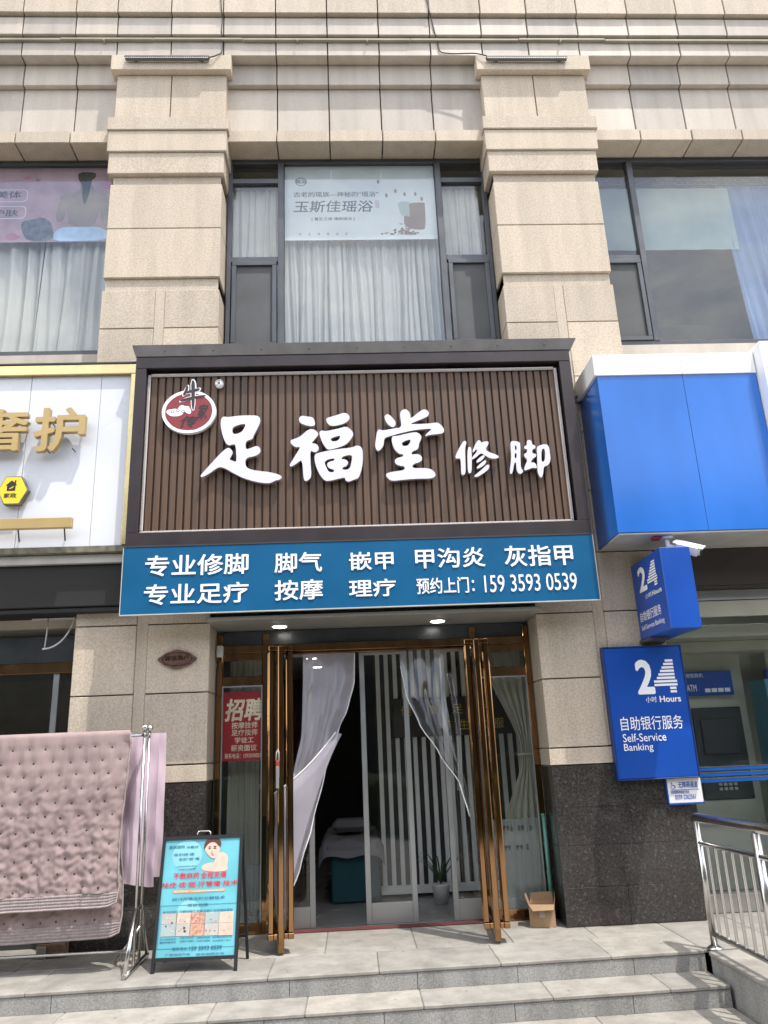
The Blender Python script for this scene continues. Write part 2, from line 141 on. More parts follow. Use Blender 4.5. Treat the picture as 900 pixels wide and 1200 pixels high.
def glass(name, tint=(.86, .92, .9), refl=1.0, film=0., filmcol=(.5, .55, .55), wavy=.02):
    m = bpy.data.materials.new(name); m.use_nodes = True; t = m.node_tree; t.nodes.clear()
    out = N(t, 'ShaderNodeOutputMaterial'); tr = N(t, 'ShaderNodeBsdfTransparent'); tr.inputs[0].default_value = (*tint, 1)
    gl = N(t, 'ShaderNodeBsdfGlossy'); gl.inputs['Roughness'].default_value = .015; gl.inputs[0].default_value = gray(.95)
    tc = N(t, 'ShaderNodeTexCoord'); nz = N(t, 'ShaderNodeTexNoise'); nz.inputs['Scale'].default_value = 1.2; t.links.new(tc.outputs['Object'], nz.inputs[0])
    bp = N(t, 'ShaderNodeBump'); bp.inputs['Strength'].default_value = wavy; bp.inputs['Distance'].default_value = .2
    t.links.new(nz.outputs[0], bp.inputs['Height']); t.links.new(bp.outputs[0], gl.inputs['Normal'])
    mx = N(t, 'ShaderNodeMixShader'); t.links.new(schlick(t, refl), mx.inputs[0])
    src = tr.outputs[0]
    if film:
        df = N(t, 'ShaderNodeBsdfDiffuse'); df.inputs[0].default_value = (*filmcol, 1)
        m2 = N(t, 'ShaderNodeMixShader'); m2.inputs[0].default_value = film
        t.links.new(src, m2.inputs[1]); t.links.new(df.outputs[0], m2.inputs[2]); src = m2.outputs[0]
    t.links.new(src, mx.inputs[1]); t.links.new(gl.outputs[0], mx.inputs[2]); t.links.new(mx.outputs[0], out.inputs[0])
    return m
def cloth(name, col, clear=0., trans=.35, var=.12, rough=.8, gloss=0.):
    """fabric or plastic film that lets some light through"""
    m = bpy.data.materials.new(name); m.use_nodes = True; t = m.node_tree; t.nodes.clear()
    out = N(t, 'ShaderNodeOutputMaterial'); tc = N(t, 'ShaderNodeTexCoord')
    n = N(t, 'ShaderNodeTexNoise'); n.inputs['Scale'].default_value = 4; n.inputs['Detail'].default_value = 5; t.links.new(tc.outputs['Object'], n.inputs[0])
    rgb = N(t, 'ShaderNodeRGB'); rgb.outputs[0].default_value = lin(col)
    c = mult(t, rgb.outputs[0], ramp(t, n.outputs[0], .3, gray(1 - var), .7, gray(1)))
    d = N(t, 'ShaderNodeBsdfDiffuse'); tl = N(t, 'ShaderNodeBsdfTranslucent'); t.links.new(c, d.inputs[0]); t.links.new(c, tl.inputs[0])
    mx = N(t, 'ShaderNodeMixShader'); mx.inputs[0].default_value = trans; t.links.new(d.outputs[0], mx.inputs[1]); t.links.new(tl.outputs[0], mx.inputs[2])
    s = mx.outputs[0]
    if clear:
        tp = N(t, 'ShaderNodeBsdfTransparent'); m2 = N(t, 'ShaderNodeMixShader'); m2.inputs[0].default_value = clear
        t.links.new(s, m2.inputs[1]); t.links.new(tp.outputs[0], m2.inputs[2]); s = m2.outputs[0]
    if gloss:
        g = N(t, 'ShaderNodeBsdfGlossy'); g.inputs['Roughness'].default_value = .08
        m4 = N(t, 'ShaderNodeMixShader'); t.links.new(schlick(t, gloss), m4.inputs[0]); t.links.new(s, m4.inputs[1]); t.links.new(g.outputs[0], m4.inputs[2]); s = m4.outputs[0]
    t.links.new(s, out.inputs[0]); return m
def lamp_mat(name, col, s):
    m, t, b = base(name); b.inputs['Base Color'].default_value = lin(col); b.inputs['Emission Color'].default_value = lin(col); b.inputs['Emission Strength'].default_value = s; return m

M = dict(
    stone=stone('flamed_stone', (.60, .515, .412), (.35, .295, .23), speck=.75, sscale=62, bump=.5, island=.11, streak=.13),
    stone_smooth=stone('smooth_stone', (.54, .48, .41), (.42, .372, .315), speck=.45, sscale=50, rough=.55, bump=.08, island=.22, streak=.15),
    joint=mat('joint_backing', (.05, .045, .04), .9),  # dark backing that shows in the gaps between stone slabs
    granite=stone('dark_granite', (.058, .052, .049), (.018, .016, .0155), speck=.95, sscale=62, rough=.13, bump=0, island=.12, streak=.05, spec=.45, lo=.38, hi=.64, light=(.095, .088, .084)),
    tread=stone('pale_step_stone', (.325, .307, .272), (.25, .235, .208), speck=.55, sscale=50, rough=.8, bump=.15, island=.2, streak=.2, spots=.5),
    riser=stone('grey_step_granite', (.36, .355, .34), (.17, .168, .16), speck=.9, sscale=95, rough=.75, bump=.3, island=.1, streak=.25),
    ground=stone('street_paving', (.34, .33, .31), (.22, .215, .2), speck=.6, sscale=40, rough=.85, bump=.2, island=0),
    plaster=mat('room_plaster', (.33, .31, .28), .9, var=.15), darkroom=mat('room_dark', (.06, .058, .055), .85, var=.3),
    tile=mat('room_tile', (.22, .21, .2), .25, var=.15), soffit=mat('soffit_panel', (.26, .26, .24), .45, var=.12), duct=mat('duct_plastic', (.30, .275, .21), .6, var=.25),
    winframe=mat('window_aluminium', (.085, .09, .10), .4, .4, var=.2), white=mat('white_paint', (.78, .79, .80), .35, var=.06, scale=1.2),
    glass_up=glass('window_glass', (.955, .975, .975), refl=1.2), glass_door=glass('door_glass', (.965, .975, .965), refl=.7), glass_bank=glass('bank_glass', (.94, .965, .965), refl=.9),
    screen=mat('insect_screen', (.10, .105, .11), .8, var=.25, scale=2),
    gold=mat('gold_steel_reflect_streaks', (.33, .185, .088), .09, 1., var=.3, scale=9, stretch=(1, 1, .12), bump=.3, bscale=7), gold_dark=mat('gold_steel_dull', (.38, .22, .11), .14, 1., var=.3, scale=6),  # upright reflection streaks put into gold's colour; gold_dark is a second, duller gold
    silver=mat('brushed_aluminium', (.40, .41, .41), .35, .7, var=.12), steel=mat('stainless_tube', (.56, .55, .53), .22, 1., var=.12, scale=8),
    brown=mat('sign_brown', (.024, .016, .018), .42, .1, var=.3, scale=4, bump=.05), flash=mat('sign_flashing', (.15, .142, .138), .5, .3, var=.2, scale=6),
    led=mat('led_strip', (.55, .52, .50), .5), white_letter=mat('acrylic_letter', (.64, .63, .72), .35, var=.05), letter_side=mat('letter_side', (.62, .62, .64), .3, .6),
    red_seal=mat('seal_red', (.22, .028, .035), .45, var=.12, scale=14), ink=mat('ink_dark', (.022, .02, .022), .5), printwhite=mat('print_white', (.82, .83, .86), .45, var=.04),
    blue_board=mat('board_blue', (.003, .092, .215), .4, var=.12, scale=2., spec=.25), 
    board_white=mat('panel_white', (.66, .68, .73), .28, var=.05, scale=.8, spec=.6), brass=mat('brass_trim', (.74, .58, .28), .25, .9, var=.12, scale=5), goldletter=mat('gold_letter', (.46, .33, .14), .4, .35, var=.1),
    yellow=mat('badge_yellow', (.80, .60, .03), .4), moss=mat('grimy_trim', (.16, .15, .11), .8, var=.5, scale=14), ledge=mat('grey_ledge', (.45, .44, .41), .6, var=.2),
    shutter=mat('shutter_dark', (.011, .0105, .0095), .7, .0, var=.3, bump=.1, bscale=30), shutter_brown=mat('shutter_brown', (.038, .029, .025), .7, .0, var=.3),
    bank_blue=mat('bank_blue', (.022, .15, .55), .16, var=.2, scale=1.1, spec=.55, bump=.05, bscale=1.5, stretch=(1, 1, .35)), bank_sign=mat('bank_sign_blue', (.005, .065, .36), .3, var=.14, scale=1.4), bank_dark=mat('bank_edge_blue', (.004, .03, .15), .4),
    carved=mat('carved_plaque', (.12, .055, .042), .45, var=.5, scale=30, bump=.6, bscale=35),
    poster_red=mat('poster_red', (.27, .010, .018), .4, var=.18, scale=2), gilt=mat('poster_gilt', (.68, .62, .45), .5, var=.35, scale=6),
    teal=mat('board_teal', (.13, .43, .505), .35, var=.2, scale=3.), crimson=mat('print_crimson', (.62, .012, .045), .45), navy=mat('print_navy', (.03, .13, .24), .5), orange=mat('print_orange', (.72, .30, .08), .5),
    skin=mat('print_skin', (.62, .45, .37), .5, var=.12, scale=20), skin2=mat('print_skin_deep', (.55, .30, .22), .5, var=.5, scale=40), hair=mat('print_hair', (.09, .03, .025), .5), black=mat('black_metal', (.02, .022, .025), .45, .3),
    pinkquilt=cloth('quilt_fabric', (.335, .258, .25), trans=.05, var=.22), quiltband=mat('quilt_band', (.30, .25, .245), .9, var=.2, scale=30), button=mat('quilt_button', (.035, .026, .025), .8), pinksheet=cloth('sheet_fabric', (.72, .58, .66), trans=.25),
    sheer=cloth('sheer_white', (.86, .85, .82), clear=.06, trans=.4, var=.08), gauze=cloth('gauze_cream', (.78, .77, .66), clear=.18, trans=.4), bluecurtain=cloth('curtain_blue', (.25, .36, .60), trans=.2),
    milky=cloth('milky_film', (.62, .58, .65), clear=.30, trans=.45, gloss=1.), clearfilm=cloth('clear_film', (.62, .66, .72), clear=.93, trans=.4, gloss=1.6),
    slat=mat('white_slat', (.82, .82, .78), .5, var=.1), wood_board=mat('plaque_board', (.03, .026, .022), .4, var=.3), yellow_ink=mat('gilt_ink', (.55, .38, .05), .5),
    lamp=lamp_mat('downlight_glow', (1, .97, .9), 9), carton=mat('cardboard', (.42, .27, .15), .85, var=.18, scale=6), carton_in=mat('cardboard_inside', (.30, .19, .105), .9),
    green=mat('green_pole', (.12, .33, .28), .5, var=.25), brick=mat('old_brick', (.30, .19, .13), .9, var=.35, scale=14, bump=.4), redmat=mat('red_mat', (.10, .022, .02), .9, var=.3),
    leaf=mat('leaf', (.045, .09, .035), .5, var=.3), pot=mat('pot_white', (.6, .6, .58), .3), tealcloth=mat('teal_cloth', (.008, .06, .075), .8), linen=cloth('bed_linen', (.30, .29, .31)), asphalt=mat('asphalt', (.05, .05, .05), .85, var=.3, scale=2, bump=.3), added_hedge=mat('added_hedge_green', (.04, .06, .025), .8, var=.5, scale=6), film=glass('frosted_film', (.9, .93, .92), refl=.4, film=.3, filmcol=(.30, .33, .33)),
    bank_wall=mat('bank_wall', (.42, .415, .335), .5, var=.12), machine=mat('machine_dark', (.045, .05, .055), .25, var=.3), tealpanel=mat('partition_teal', (.05, .22, .28), .35), cable=mat('cable_black', (.03, .03, .03), .6), whiteplastic=mat('white_plastic', (.72, .72, .72), .4),
    pale_blind=cloth('pale_blind', (.55, .66, .66), trans=.4), poster_win=cloth('window_poster', (.80, .84, .87), trans=.3, var=.10), poster_pink=cloth('pink_poster', (.70, .50, .58), trans=.3, var=.3), grey_ink=mat('grey_ink', (.075, .085, .105), .6), rose_ink=mat('rose_ink', (.45, .20, .28), .6),
    mug=mat('mug_brown', (.17, .115, .10), .6, var=.12, scale=9), herb=mat('herb_brown', (.30, .20, .15), .8, var=.7, scale=45), back_skin=mat('print_back', (.30, .235, .22), .6, var=.25, scale=4), towel=mat('print_towel', (.42, .58, .80), .6, var=.2, scale=10), bowl=mat('print_bowl', (.15, .15, .19), .5, var=.6, scale=12), hair2=mat('print_hair_black', (.03, .028, .03), .6),
    street=mat('added_building_brick', (.075, .07, .06), .9, var=.4, scale=.3), wooden=mat('door_wood', (.10, .05, .025), .4, var=.4, scale=3, stretch=(8, 1, 1)), reddot=mat('red_plastic', (.35, .03, .03), .4), rope=mat('cord_white', (.6, .6, .58), .5),
)
# sign slats: brown composite timber, each slat its own tone
def slatmat():
    m, t, b = base('sign_slats'); g = N(t, 'ShaderNodeNewGeometry'); tc = N(t, 'ShaderNodeTexCoord'); mp = N(t, 'ShaderNodeMapping'); mp.inputs[3].default_value = (30, 30, .7)
    t.links.new(tc.outputs['Object'], mp.inputs[0]); n = N(t, 'ShaderNodeTexNoise'); n.inputs['Scale'].default_value = 2.; n.inputs['Detail'].default_value = 6; t.links.new(mp.outputs[0], n.inputs[0])
    rgb = N(t, 'ShaderNodeRGB'); rgb.outputs[0].default_value = (.092, .053, .032, 1)
    c = mult(t, rgb.outputs[0], ramp(t, n.outputs[0], .3, gray(.7), .7, gray(1.2)))
    c = mult(t, c, ramp(t, g.outputs['Random Per Island'], 0, (.8, .82, .86, 1), 1, (1.15, 1.08, 1.0, 1)))
    t.links.new(c, b.inputs['Base Color']); b.inputs['Roughness'].default_value = .5; return m
M['slats'] = slatmat()

# ------------------------------------------------------------------ mesh helpers (all coordinates in metres, world space)
def bx(bm, x0, x1, y0, y1, z0, z1, bev=0., mi=0):
    r = bmesh.ops.create_cube(bm, size=1.0)
    vs = r['verts']
    for v in vs: v.co = Vector(((x0 + x1) / 2 + v.co.x * (x1 - x0), (y0 + y1) / 2 + v.co.y * (y1 - y0), (z0 + z1) / 2 + v.co.z * (z1 - z0)))
    fs = set(f for v in vs for f in v.link_faces)
    for f in fs: f.material_index = mi
    if bev:
        es = list(set(e for v in vs for e in v.link_edges))
        r2 = bmesh.ops.bevel(bm, geom=es, offset=bev, segments=1, affect='EDGES', profile=.5)
        for f in r2['faces']: f.material_index = mi
def tube(bm, pts, r, n=10, mi=0, caps=True, smooth=True):
    pts = [Vector(p) for p in pts]; rings = []
    for i, p in enumerate(pts):
        d = (pts[min(i + 1, len(pts) - 1)] - pts[max(i - 1, 0)]).normalized()
        a = d.orthogonal().normalized() if abs(d.z) > .9 else d.cross(Vector((0, 0, 1))).normalized(); b = d.cross(a)
        rr = r[i] if isinstance(r, (list, tuple)) else r
        rings.append([bm.verts.new(p + (a * math.cos(2 * math.pi * k / n) + b * math.sin(2 * math.pi * k / n)) * rr) for k in range(n)])
    for i in range(len(rings) - 1):
        for k in range(n):
            f = bm.faces.new((rings[i][k], rings[i][(k + 1) % n], rings[i + 1][(k + 1) % n], rings[i + 1][k])); f.material_index = mi; f.smooth = smooth
    if caps:
        for q in (rings[0], rings[-1][::-1]):
            f = bm.faces.new(q[::-1]); f.material_index = mi
def bar(bm, a, b, wdt, dep, mi=0):
    """straight rectangular bar between two points"""
    a = Vector(a); b = Vector(b); d = (b - a); L = d.length; d.normalize()
    s = Vector((1, 0, 0)) if abs(d.x) < .9 else Vector((0, 1, 0)); s = (s - d * s.dot(d)).normalized(); u = d.cross(s)
    v = [bm.verts.new(p + s * (i * wdt / 2) + u * (j * dep / 2)) for p in (a, b) for i, j in ((-1, -1), (1, -1), (1, 1), (-1, 1))]
    for q in ((0, 1, 2, 3), (7, 6, 5, 4), (0, 4, 5, 1), (1, 5, 6, 2), (2, 6, 7, 3), (3, 7, 4, 0)):
        f = bm.faces.new([v[i] for i in q]); f.material_index = mi
def ball(bm, c, r, mi=0, sx=1, sy=1, sz=1, nu=14, nv=9):
    c = Vector(c); rows = []
    for j in range(1, nv):
        a = math.pi * j / nv
        rows.append([bm.verts.new(c + Vector((sx * r * math.sin(a) * math.cos(2 * math.pi * i / nu), sy * r * math.sin(a) * math.sin(2 * math.pi * i / nu), sz * r * math.cos(a)))) for i in range(nu)])
    t_ = bm.verts.new(c + Vector((0, 0, sz * r))); b_ = bm.verts.new(c - Vector((0, 0, sz * r)))
    for i in range(nu):
        k = (i + 1) % nu; fs = [bm.faces.new((t_, rows[0][i], rows[0][k])), bm.faces.new((b_, rows[-1][k], rows[-1][i]))]
        fs += [bm.faces.new((p[i], q[i], q[k], p[k])) for p, q in zip(rows, rows[1:])]
        for f in fs: f.material_index = mi; f.smooth = True
def sheet(bm, nu, nv, fn, mi=0, closed=False):
    g = [[bm.verts.new(fn(i / nu, j / nv)) for i in range(nu + 1)] for j in range(nv + 1)]
    for j in range(nv):
        for i in range(nu):
            f = bm.faces.new((g[j][i], g[j][i + 1], g[j + 1][i + 1], g[j + 1][i])); f.smooth = True; f.material_index = mi
def smooth_loop(pts, it=2):
    for _ in range(it):
        q = []
        for i in range(len(pts)):
            a = pts[i]; b = pts[(i + 1) % len(pts)]
            q.append((a[0] * .75 + b[0] * .25, a[1] * .75 + b[1] * .25)); q.append((a[0] * .25 + b[0] * .75, a[1] * .25 + b[1] * .75))
        pts = q
    return pts
TMP = bpy.data.scenes.new('tmp')
def grab(cu):
    ob = bpy.data.objects.new('tmp', cu); TMP.collection.objects.link(ob); vl = TMP.view_layers[0]; vl.update(); dg = vl.depsgraph
    me = bpy.data.meshes.new_from_object(ob.evaluated_get(dg)); bpy.data.objects.remove(ob); bpy.data.curves.remove(cu); return me
def addmesh(bm, me, fn, mi=0, side=None, last=True):
    vs = [bm.verts.new(fn(v.co)) for v in me.vertices]
    for p in me.polygons:
        try: f = bm.faces.new([vs[i] for i in p.vertices])
        except ValueError: continue
        f.material_index = mi if (side is None or abs(p.normal.z) > .5) else side
    if last: bpy.data.meshes.remove(me)
def shape(bm, loops, y, depth, mi=0, it=0, side=None, mx=None):
    """flat outline with holes, given in x,z; front face at y, thickness depth behind it"""
    cu = bpy.data.curves.new('tmp', 'CURVE'); cu.dimensions = '2D'; cu.fill_mode = 'BOTH'; cu.extrude = depth / 2
    for lp in loops:
        lp = smooth_loop(lp, it) if it else lp
        s = cu.splines.new('POLY'); s.points.add(len(lp) - 1); s.use_cyclic_u = True
        for i, p in enumerate(lp): s.points[i].co = (p[0], p[1], 0, 1)
    me = grab(cu)
    if mx is None: addmesh(bm, me, lambda c: Vector((c.x, y + depth / 2 - c.z, c.y)), mi, side)
    else: addmesh(bm, me, lambda c: mx @ Vector((c.x, c.y, y - depth / 2 + c.z)), mi, side)
def text(bm, s, x0, x1, z0, z1, y, depth=0., bold=0., mi=0, side=None, mx=None, shear=0.):
    """lettering fitted to a box; bold strokes are layered copies set a hair apart"""
    cu = bpy.data.curves.new('tmp', 'FONT'); cu.body = s; cu.resolution_u = 3; cu.extrude = .5 if depth else 0; cu.shear = shear
    me = grab(cu)
    if not len(me.vertices): bpy.data.meshes.remove(me); return
    ax = min(v.co.x for v in me.vertices) - bold; bxx = max(v.co.x for v in me.vertices) + bold; ay = min(v.co.y for v in me.vertices) - bold; by = max(v.co.y for v in me.vertices) + bold
    kx = (x1 - x0) / max(bxx - ax, 1e-4); ky = (z1 - z0) / max(by - ay, 1e-4)
    n = 0 if not bold else (4 if bold < .012 else 8)
    dirs = [(0, 0)] + [(bold * math.cos(2 * math.pi * k / n + .4), bold * math.sin(2 * math.pi * k / n + .4)) for k in range(n)]
    gap = .00012 if not depth else .0004
    for i, (ox, oy) in enumerate(dirs):
        def fn(c):
            px, pz, pd = x0 + (c.x + ox - ax) * kx, z0 + (c.y + oy - ay) * ky, (c.z + (.5 if depth else 0)) * depth + (i * gap if not depth or c.z > 0 else 0)
            return Vector((px, y + depth - pd, pz)) if mx is None else mx @ Vector((px, pz, y + pd))
        addmesh(bm, me, fn, mi, side, i == len(dirs) - 1)
def rect(bm, x0, x1, z0, z1, y, mi=0, d=.0015, mx=None):
    if mx is None: bx(bm, x0, x1, y, y + d, z0, z1, 0, mi)
    else:
        n0 = len(bm.verts); bx(bm, x0, x1, z0, z1, y, y + d, 0, mi)
        bm.verts.ensure_lookup_table()
        for v in list(bm.verts)[n0:]: v.co = mx @ v.co
def new(): return bmesh.new()
def origin_of(p):
    return p.matrix_basis.translation.copy() if p.parent is None else p.matrix_basis.translation + origin_of(p.parent)
def obj(name, bm, mats, parent=None, flip=True, smooth=None):
    """links the collected shape as ONE mesh object; origin at its base (or offset from its parent)"""
    if flip: bmesh.ops.recalc_face_normals(bm, faces=bm.faces)
    lo = Vector([min(v.co[i] for v in bm.verts) for i in range(3)]); hi = Vector([max(v.co[i] for v in bm.verts) for i in range(3)])
    org = Vector(((lo.x + hi.x) / 2, (lo.y + hi.y) / 2, lo.z))
    for v in bm.verts: v.co -= org
    me = bpy.data.meshes.new(name); bm.to_mesh(me); bm.free()
    for m in (mats if isinstance(mats, (list, tuple)) else [mats]): me.materials.append(M[m] if isinstance(m, str) else m)
    o = bpy.data.objects.new(name, me); COL.objects.link(o)
    o.location = org if parent is None else org - origin_of(parent)
    if parent: o.parent = parent
    return o
def tag(o, label, cat, group=None):
    o['label'] = label; o['category'] = cat
    if group: o['group'] = group
    return o
def thing(name, label, cat, loc, group=None):
    o = bpy.data.objects.new(name, None); COL.objects.link(o); o.location = loc; o.empty_display_size = .1
    return tag(o, label, cat, group)
def kind(o, k): o['kind'] = k; return o
def dup(root, shift, label, group=None):
    r = root.copy(); COL.objects.link(r); r.location = root.location + Vector(shift); r['label'] = label
    if group: r['group'] = group
    for ch in list(root.children):
        c = ch.copy(); COL.objects.link(c); c.parent = r
        for g in list(ch.children):
            d = g.copy(); COL.objects.link(d); d.parent = c
    return r
def xf(bm, mx):
    for v in bm.verts: v.co = mx @ v.co
    return bm

# ------------------------------------------------------------------ ground, landing and steps
XL, XR = -7.5, 8.0
b = new(); bx(b, -400, 400, -400, 400, -.60, -.45); kind(obj('ground', b, 'ground'), 'structure')
b = new(); bx(b, -300, 300, -31, -11.5, -.449, -.446); kind(obj('added_road', b, 'asphalt'), 'structure')  # dark strip added out of view so doors and glass reflect less brightness
SL = .029                                                # the landing edge runs slightly askew to the facade
def edge(y, x): return y + SL * x
def skew(bm, y0):
    for v in bm.verts: v.co.y += SL * v.co.x * min(1, max(0, (v.co.y - y0) / (-1.0 - y0) if v.co.y > -1.0 else 1))
    return bm
b = new(); xs = [-7.4, -6.3, -5.05, -3.75, -2.55, -1.42, -.72, .15, 1.12, 2.02, 2.80]
LE = -1.10
bx(b, -7.4, 2.80, LE + .05, .7, -.46, -.032)              # core
def slab_row(bm, xs, y0, y1, z0, z1, mi=0, gap=.0022, bev=.007):
    for i in range(len(xs) - 1): bx(bm, xs[i] + gap / 2, xs[i + 1] - gap / 2, y0, y1, z0, z1, bev, mi)
slab_row(b, xs, LE, -.478, -.030, 0)
slab_row(b, [-7.4, -5.7, -4.2, -2.9, -2.05, -1.1, -.3, .5, 1.35, 2.1, 2.8], -.474, .40, -.030, 0)
slab_row(b, [-7.4, -6.0, -4.8, -3.5, -2.35, -1.32, -.55, .45, 1.25, 2.2, 2.80], LE + .008, LE + .048, -.150, -.032, 1, .004, .002)
for k, (yy, zz) in enumerate(((-1.49, -.15), (-1.87, -.30))):
    off = .31 * (k + 1)
    xs2 = [-7.4] + [x + off for x in xs[1:-1] if x + off < 2.6] + [2.80]
    bx(b, -7.4, 2.80, yy + .05, LE + .05, -.46, zz - .032)
    slab_row(b, xs2, yy, yy + .42, zz - .030, zz)
    xs3 = [-7.4] + [x + off * .7 - .2 for x in xs[1:-1]] + [2.80]
    slab_row(b, xs3, yy + .008, yy + .048, zz - .150, zz - .032, 1, .004, .002)
skew(b, .4); kind(obj('landing_steps', b, ['tread', 'riser']), 'structure')
b = new()                                                # the flank wall beside the steps and the bank's landing behind it
bx(b, 2.83, 3.05, -3.4, LE + .06, -.46, -.034, .004, 1); slab_row(b, [2.805, 3.09], -3.4, LE + .03, -.032, .004)
slab_row(b, [3.094, 4.2, 5.3, 6.6, 7.9], -3.4, -2.2, -.03, 0); slab_row(b, [3.094, 3.8, 4.9, 6.0, 7.9], -2.196, -1.0, -.03, 0); slab_row(b, [2.804, 3.5, 4.6, 5.6, 7.9], -.996, .4, -.03, -.001)
bx(b, 3.06, 7.9, -3.38, .6, -.46, -.034)
kind(obj('bank_landing', b, ['tread', 'riser']), 'structure')

# ------------------------------------------------------------------ rooms behind the glass
def room(x0, x1, z0, z1, y0, y1, walls, floor, ceil, name):
    t = .08
    b = new(); bx(b, x0, x1, y0, y1, z0 - t, z0); kind(obj(name + '_floor', b, floor), 'structure')
    b = new(); bx(b, x0, x1, y0, y1, z1, z1 + t); kind(obj(name + '_ceiling', b, ceil), 'structure')
    b = new(); bx(b, x0 - t, x0, y0, y1, z0 - t, z1 + t); bx(b, x1, x1 + t, y0, y1, z0 - t, z1 + t); bx(b, x0 - t, x1 + t, y1, y1 + t, z0 - t, z1 + t)
    kind(obj(name + '_wall', b, walls), 'structure')
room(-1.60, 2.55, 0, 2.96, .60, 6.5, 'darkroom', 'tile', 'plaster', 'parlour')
room(-7.0, -2.2, 0, 2.96, .45, 5.0, 'plaster', 'tile', 'plaster', 'beauty_shop')
room(3.0, 7.6, 0, 3.2, .45, 1.75, 'bank_wall', 'tile', 'bank_wall', 'bank_lobby')
room(-2.0, 2.45, 6.2, 9.3, .62, 5.0, 'plaster', 'tile', 'plaster', 'upper_room')
room(-7.0, -2.3, 6.2, 9.3, .62, 5.0, 'plaster', 'tile', 'plaster', 'salon')
room(2.7, 7.6, 6.2, 9.3, .62, 5.0, 'plaster', 'tile', 'plaster', 'bank_office')

# ------------------------------------------------------------------ the building
B = thing('building', 'pale stone commercial building with pilasters, deep cornice and dark polished granite base', 'building', (0, .5, 0))
J = [-6.765, -6.085, -5.405, -4.724, -4.044, -3.367, -2.829, -2.134, -1.456, -.773, -.097, .583, 1.267, 1.956, 2.58, 3.266, 3.956, 4.64, 5.315, 5.99, 6.67, 7.35]
def course(bm, y, z0, z1, dep, mi=0, js=J, bev=.006):
    for i in range(len(js) - 1):
        bx(bm, js[i] + .007, js[i + 1] - .007, y + random.uniform(-.002, .002), y + dep, z0, z1, bev, mi)
b = new()                                                # cornice, stepped out course by course
course(b, -.15, 11.02, 12.6, .4); course(b, -.10, 10.70, 10.985, .35, 1); course(b, -.06, 10.39, 10.69, .3, 1); course(b, .08, 10.05, 10.385, .2, 1)
bx(b, J[0], J[-1], .10, .6, 10.06, 12.5, 0, 2)
obj('cornice', b, ['stone', 'stone_smooth', 'joint'], B)
b = new()                                                # frieze of flat slabs and the lintel ledge over the windows
course(b, .15, 9.285, 10.045, .1, 1); course(b, .05, 9.105, 9.28, .45, 0)
bx(b, J[0], J[-1], .26, .6, 9.11, 10.3, 0, 2)
obj('lintel', b, ['stone', 'stone_smooth', 'joint'], B)
b = new()                                                # walls between the signs and above the shopfronts
for x0, x1 in ((-7.0, -2.79), (-1.45, 1.95), (3.27, 7.6)): bx(b, x0, x1, .33, .58, 3.02, 6.27)
for x0, x1 in ((-2.78, -1.46), (1.96, 3.26)): bx(b, x0, x1, .06, .58, 0, 9.3)
bx(b, -7.4, -7.0, .1, 5.2, 0, 12.4); bx(b, 7.7, 8.0, .1, 5.2, 0, 12.4); bx(b, -7.4, 8.0, 6.7, 6.9, 0, 12.4); bx(b, -7.4, 8.0, .6, 6.9, 12.4, 12.6)
obj('wall', b, 'stone_smooth', B)
def pilaster(x0, x1, low_mid, plinth_top):
    b = new(); g = .006; w_ = x1 - x0; mid = (x0 + x1) / 2
    bx(b, x0 + .03, x1 - .03, .045, .5, 1.5, 10.3, 0, 1)                                      # backing behind the joints
    bx(b, x0 - .085, x1 + .09, -.085, .4, 10.13, 10.375, .008)                                # cap
    bx(b, x0 - .015, mid - g, .0, .4, 9.39, 10.125, .005); bx(b, mid + g, x1 + .02, .0, .4, 9.39, 10.125, .005)
    bx(b, x0 - .075, x1 + .075, -.07, .42, 9.19, 9.386, .008)
    bx(b, x0 - .06, x1 + .05, -.05, .42, 8.875, 9.186, .008)
    bx(b, x0 - .04, x1 + .02, -.025, .42, 8.56, 8.872, .008)
    bx(b, x0 + .02, x1 - .02, .035, .42, 8.42, 8.556, .003)                                   # neck
    bx(b, x0, x1, 0, .42, 7.778, 8.417, .008); bx(b, x0, x1, 0, .42, 7.09, 7.772, .008)       # the two big blocks
    bx(b, x0 + .02, x1 - .02, .035, .42, 6.93, 7.086, .003)
    za = [6.925, 6.415, 5.7, 5.0, 4.3, 3.6, 2.975, 2.28, plinth_top + .17, plinth_top + .004]
    if low_mid: za = [6.925, 6.415, 5.7, 5.0, 4.3, 3.6, 2.955, 2.28, plinth_top + .17, plinth_top + .004]
    c0, c1 = mid - .062, mid + .052
    for i in range(len(za) - 1):
        z1_, z0_ = za[i] - g, za[i + 1] + g
        if i == len(za) - 2: bx(b, x0 - .002, x1 + .002, .012, .42, z0_, z1_, .003); continue
        bx(b, x0, c0 - .0025, .01 + random.uniform(-.002, .002), .42, z0_, z1_, .005); bx(b, c1 + .0025, x1, .01 + random.uniform(-.002, .002), .42, z0_, z1_, .005)
    bx(b, c0, c1, .016, .4, plinth_top + .18, 6.922, .003)
    p = obj('pilaster', b, ['stone', 'joint'], B)
    b = new(); rows = [0.004, .335, .70, 1.045, plinth_top]
    for i in range(len(rows) - 1):
        xj = [x0, x1] if i % 2 else [x0, x0 + w_ * (.46 if i == 0 else .55), x1]
        for k in range(len(xj) - 1): bx(b, xj[k] + (.0 if k == 0 else .0012), xj[k + 1] - .0012, -.008, .42, rows[i] + .0012, rows[i + 1] - .0012, .0015)
    bx(b, x0 + .01, x1 - .01, .0, .4, .0, plinth_top - .01, 0, 1)
    pl = obj('plinth', b, ['granite', 'joint'], p)
    return p
pilaster(-2.80, -1.44, False, 1.425); pilaster(1.94, 3.28, True, 1.432)

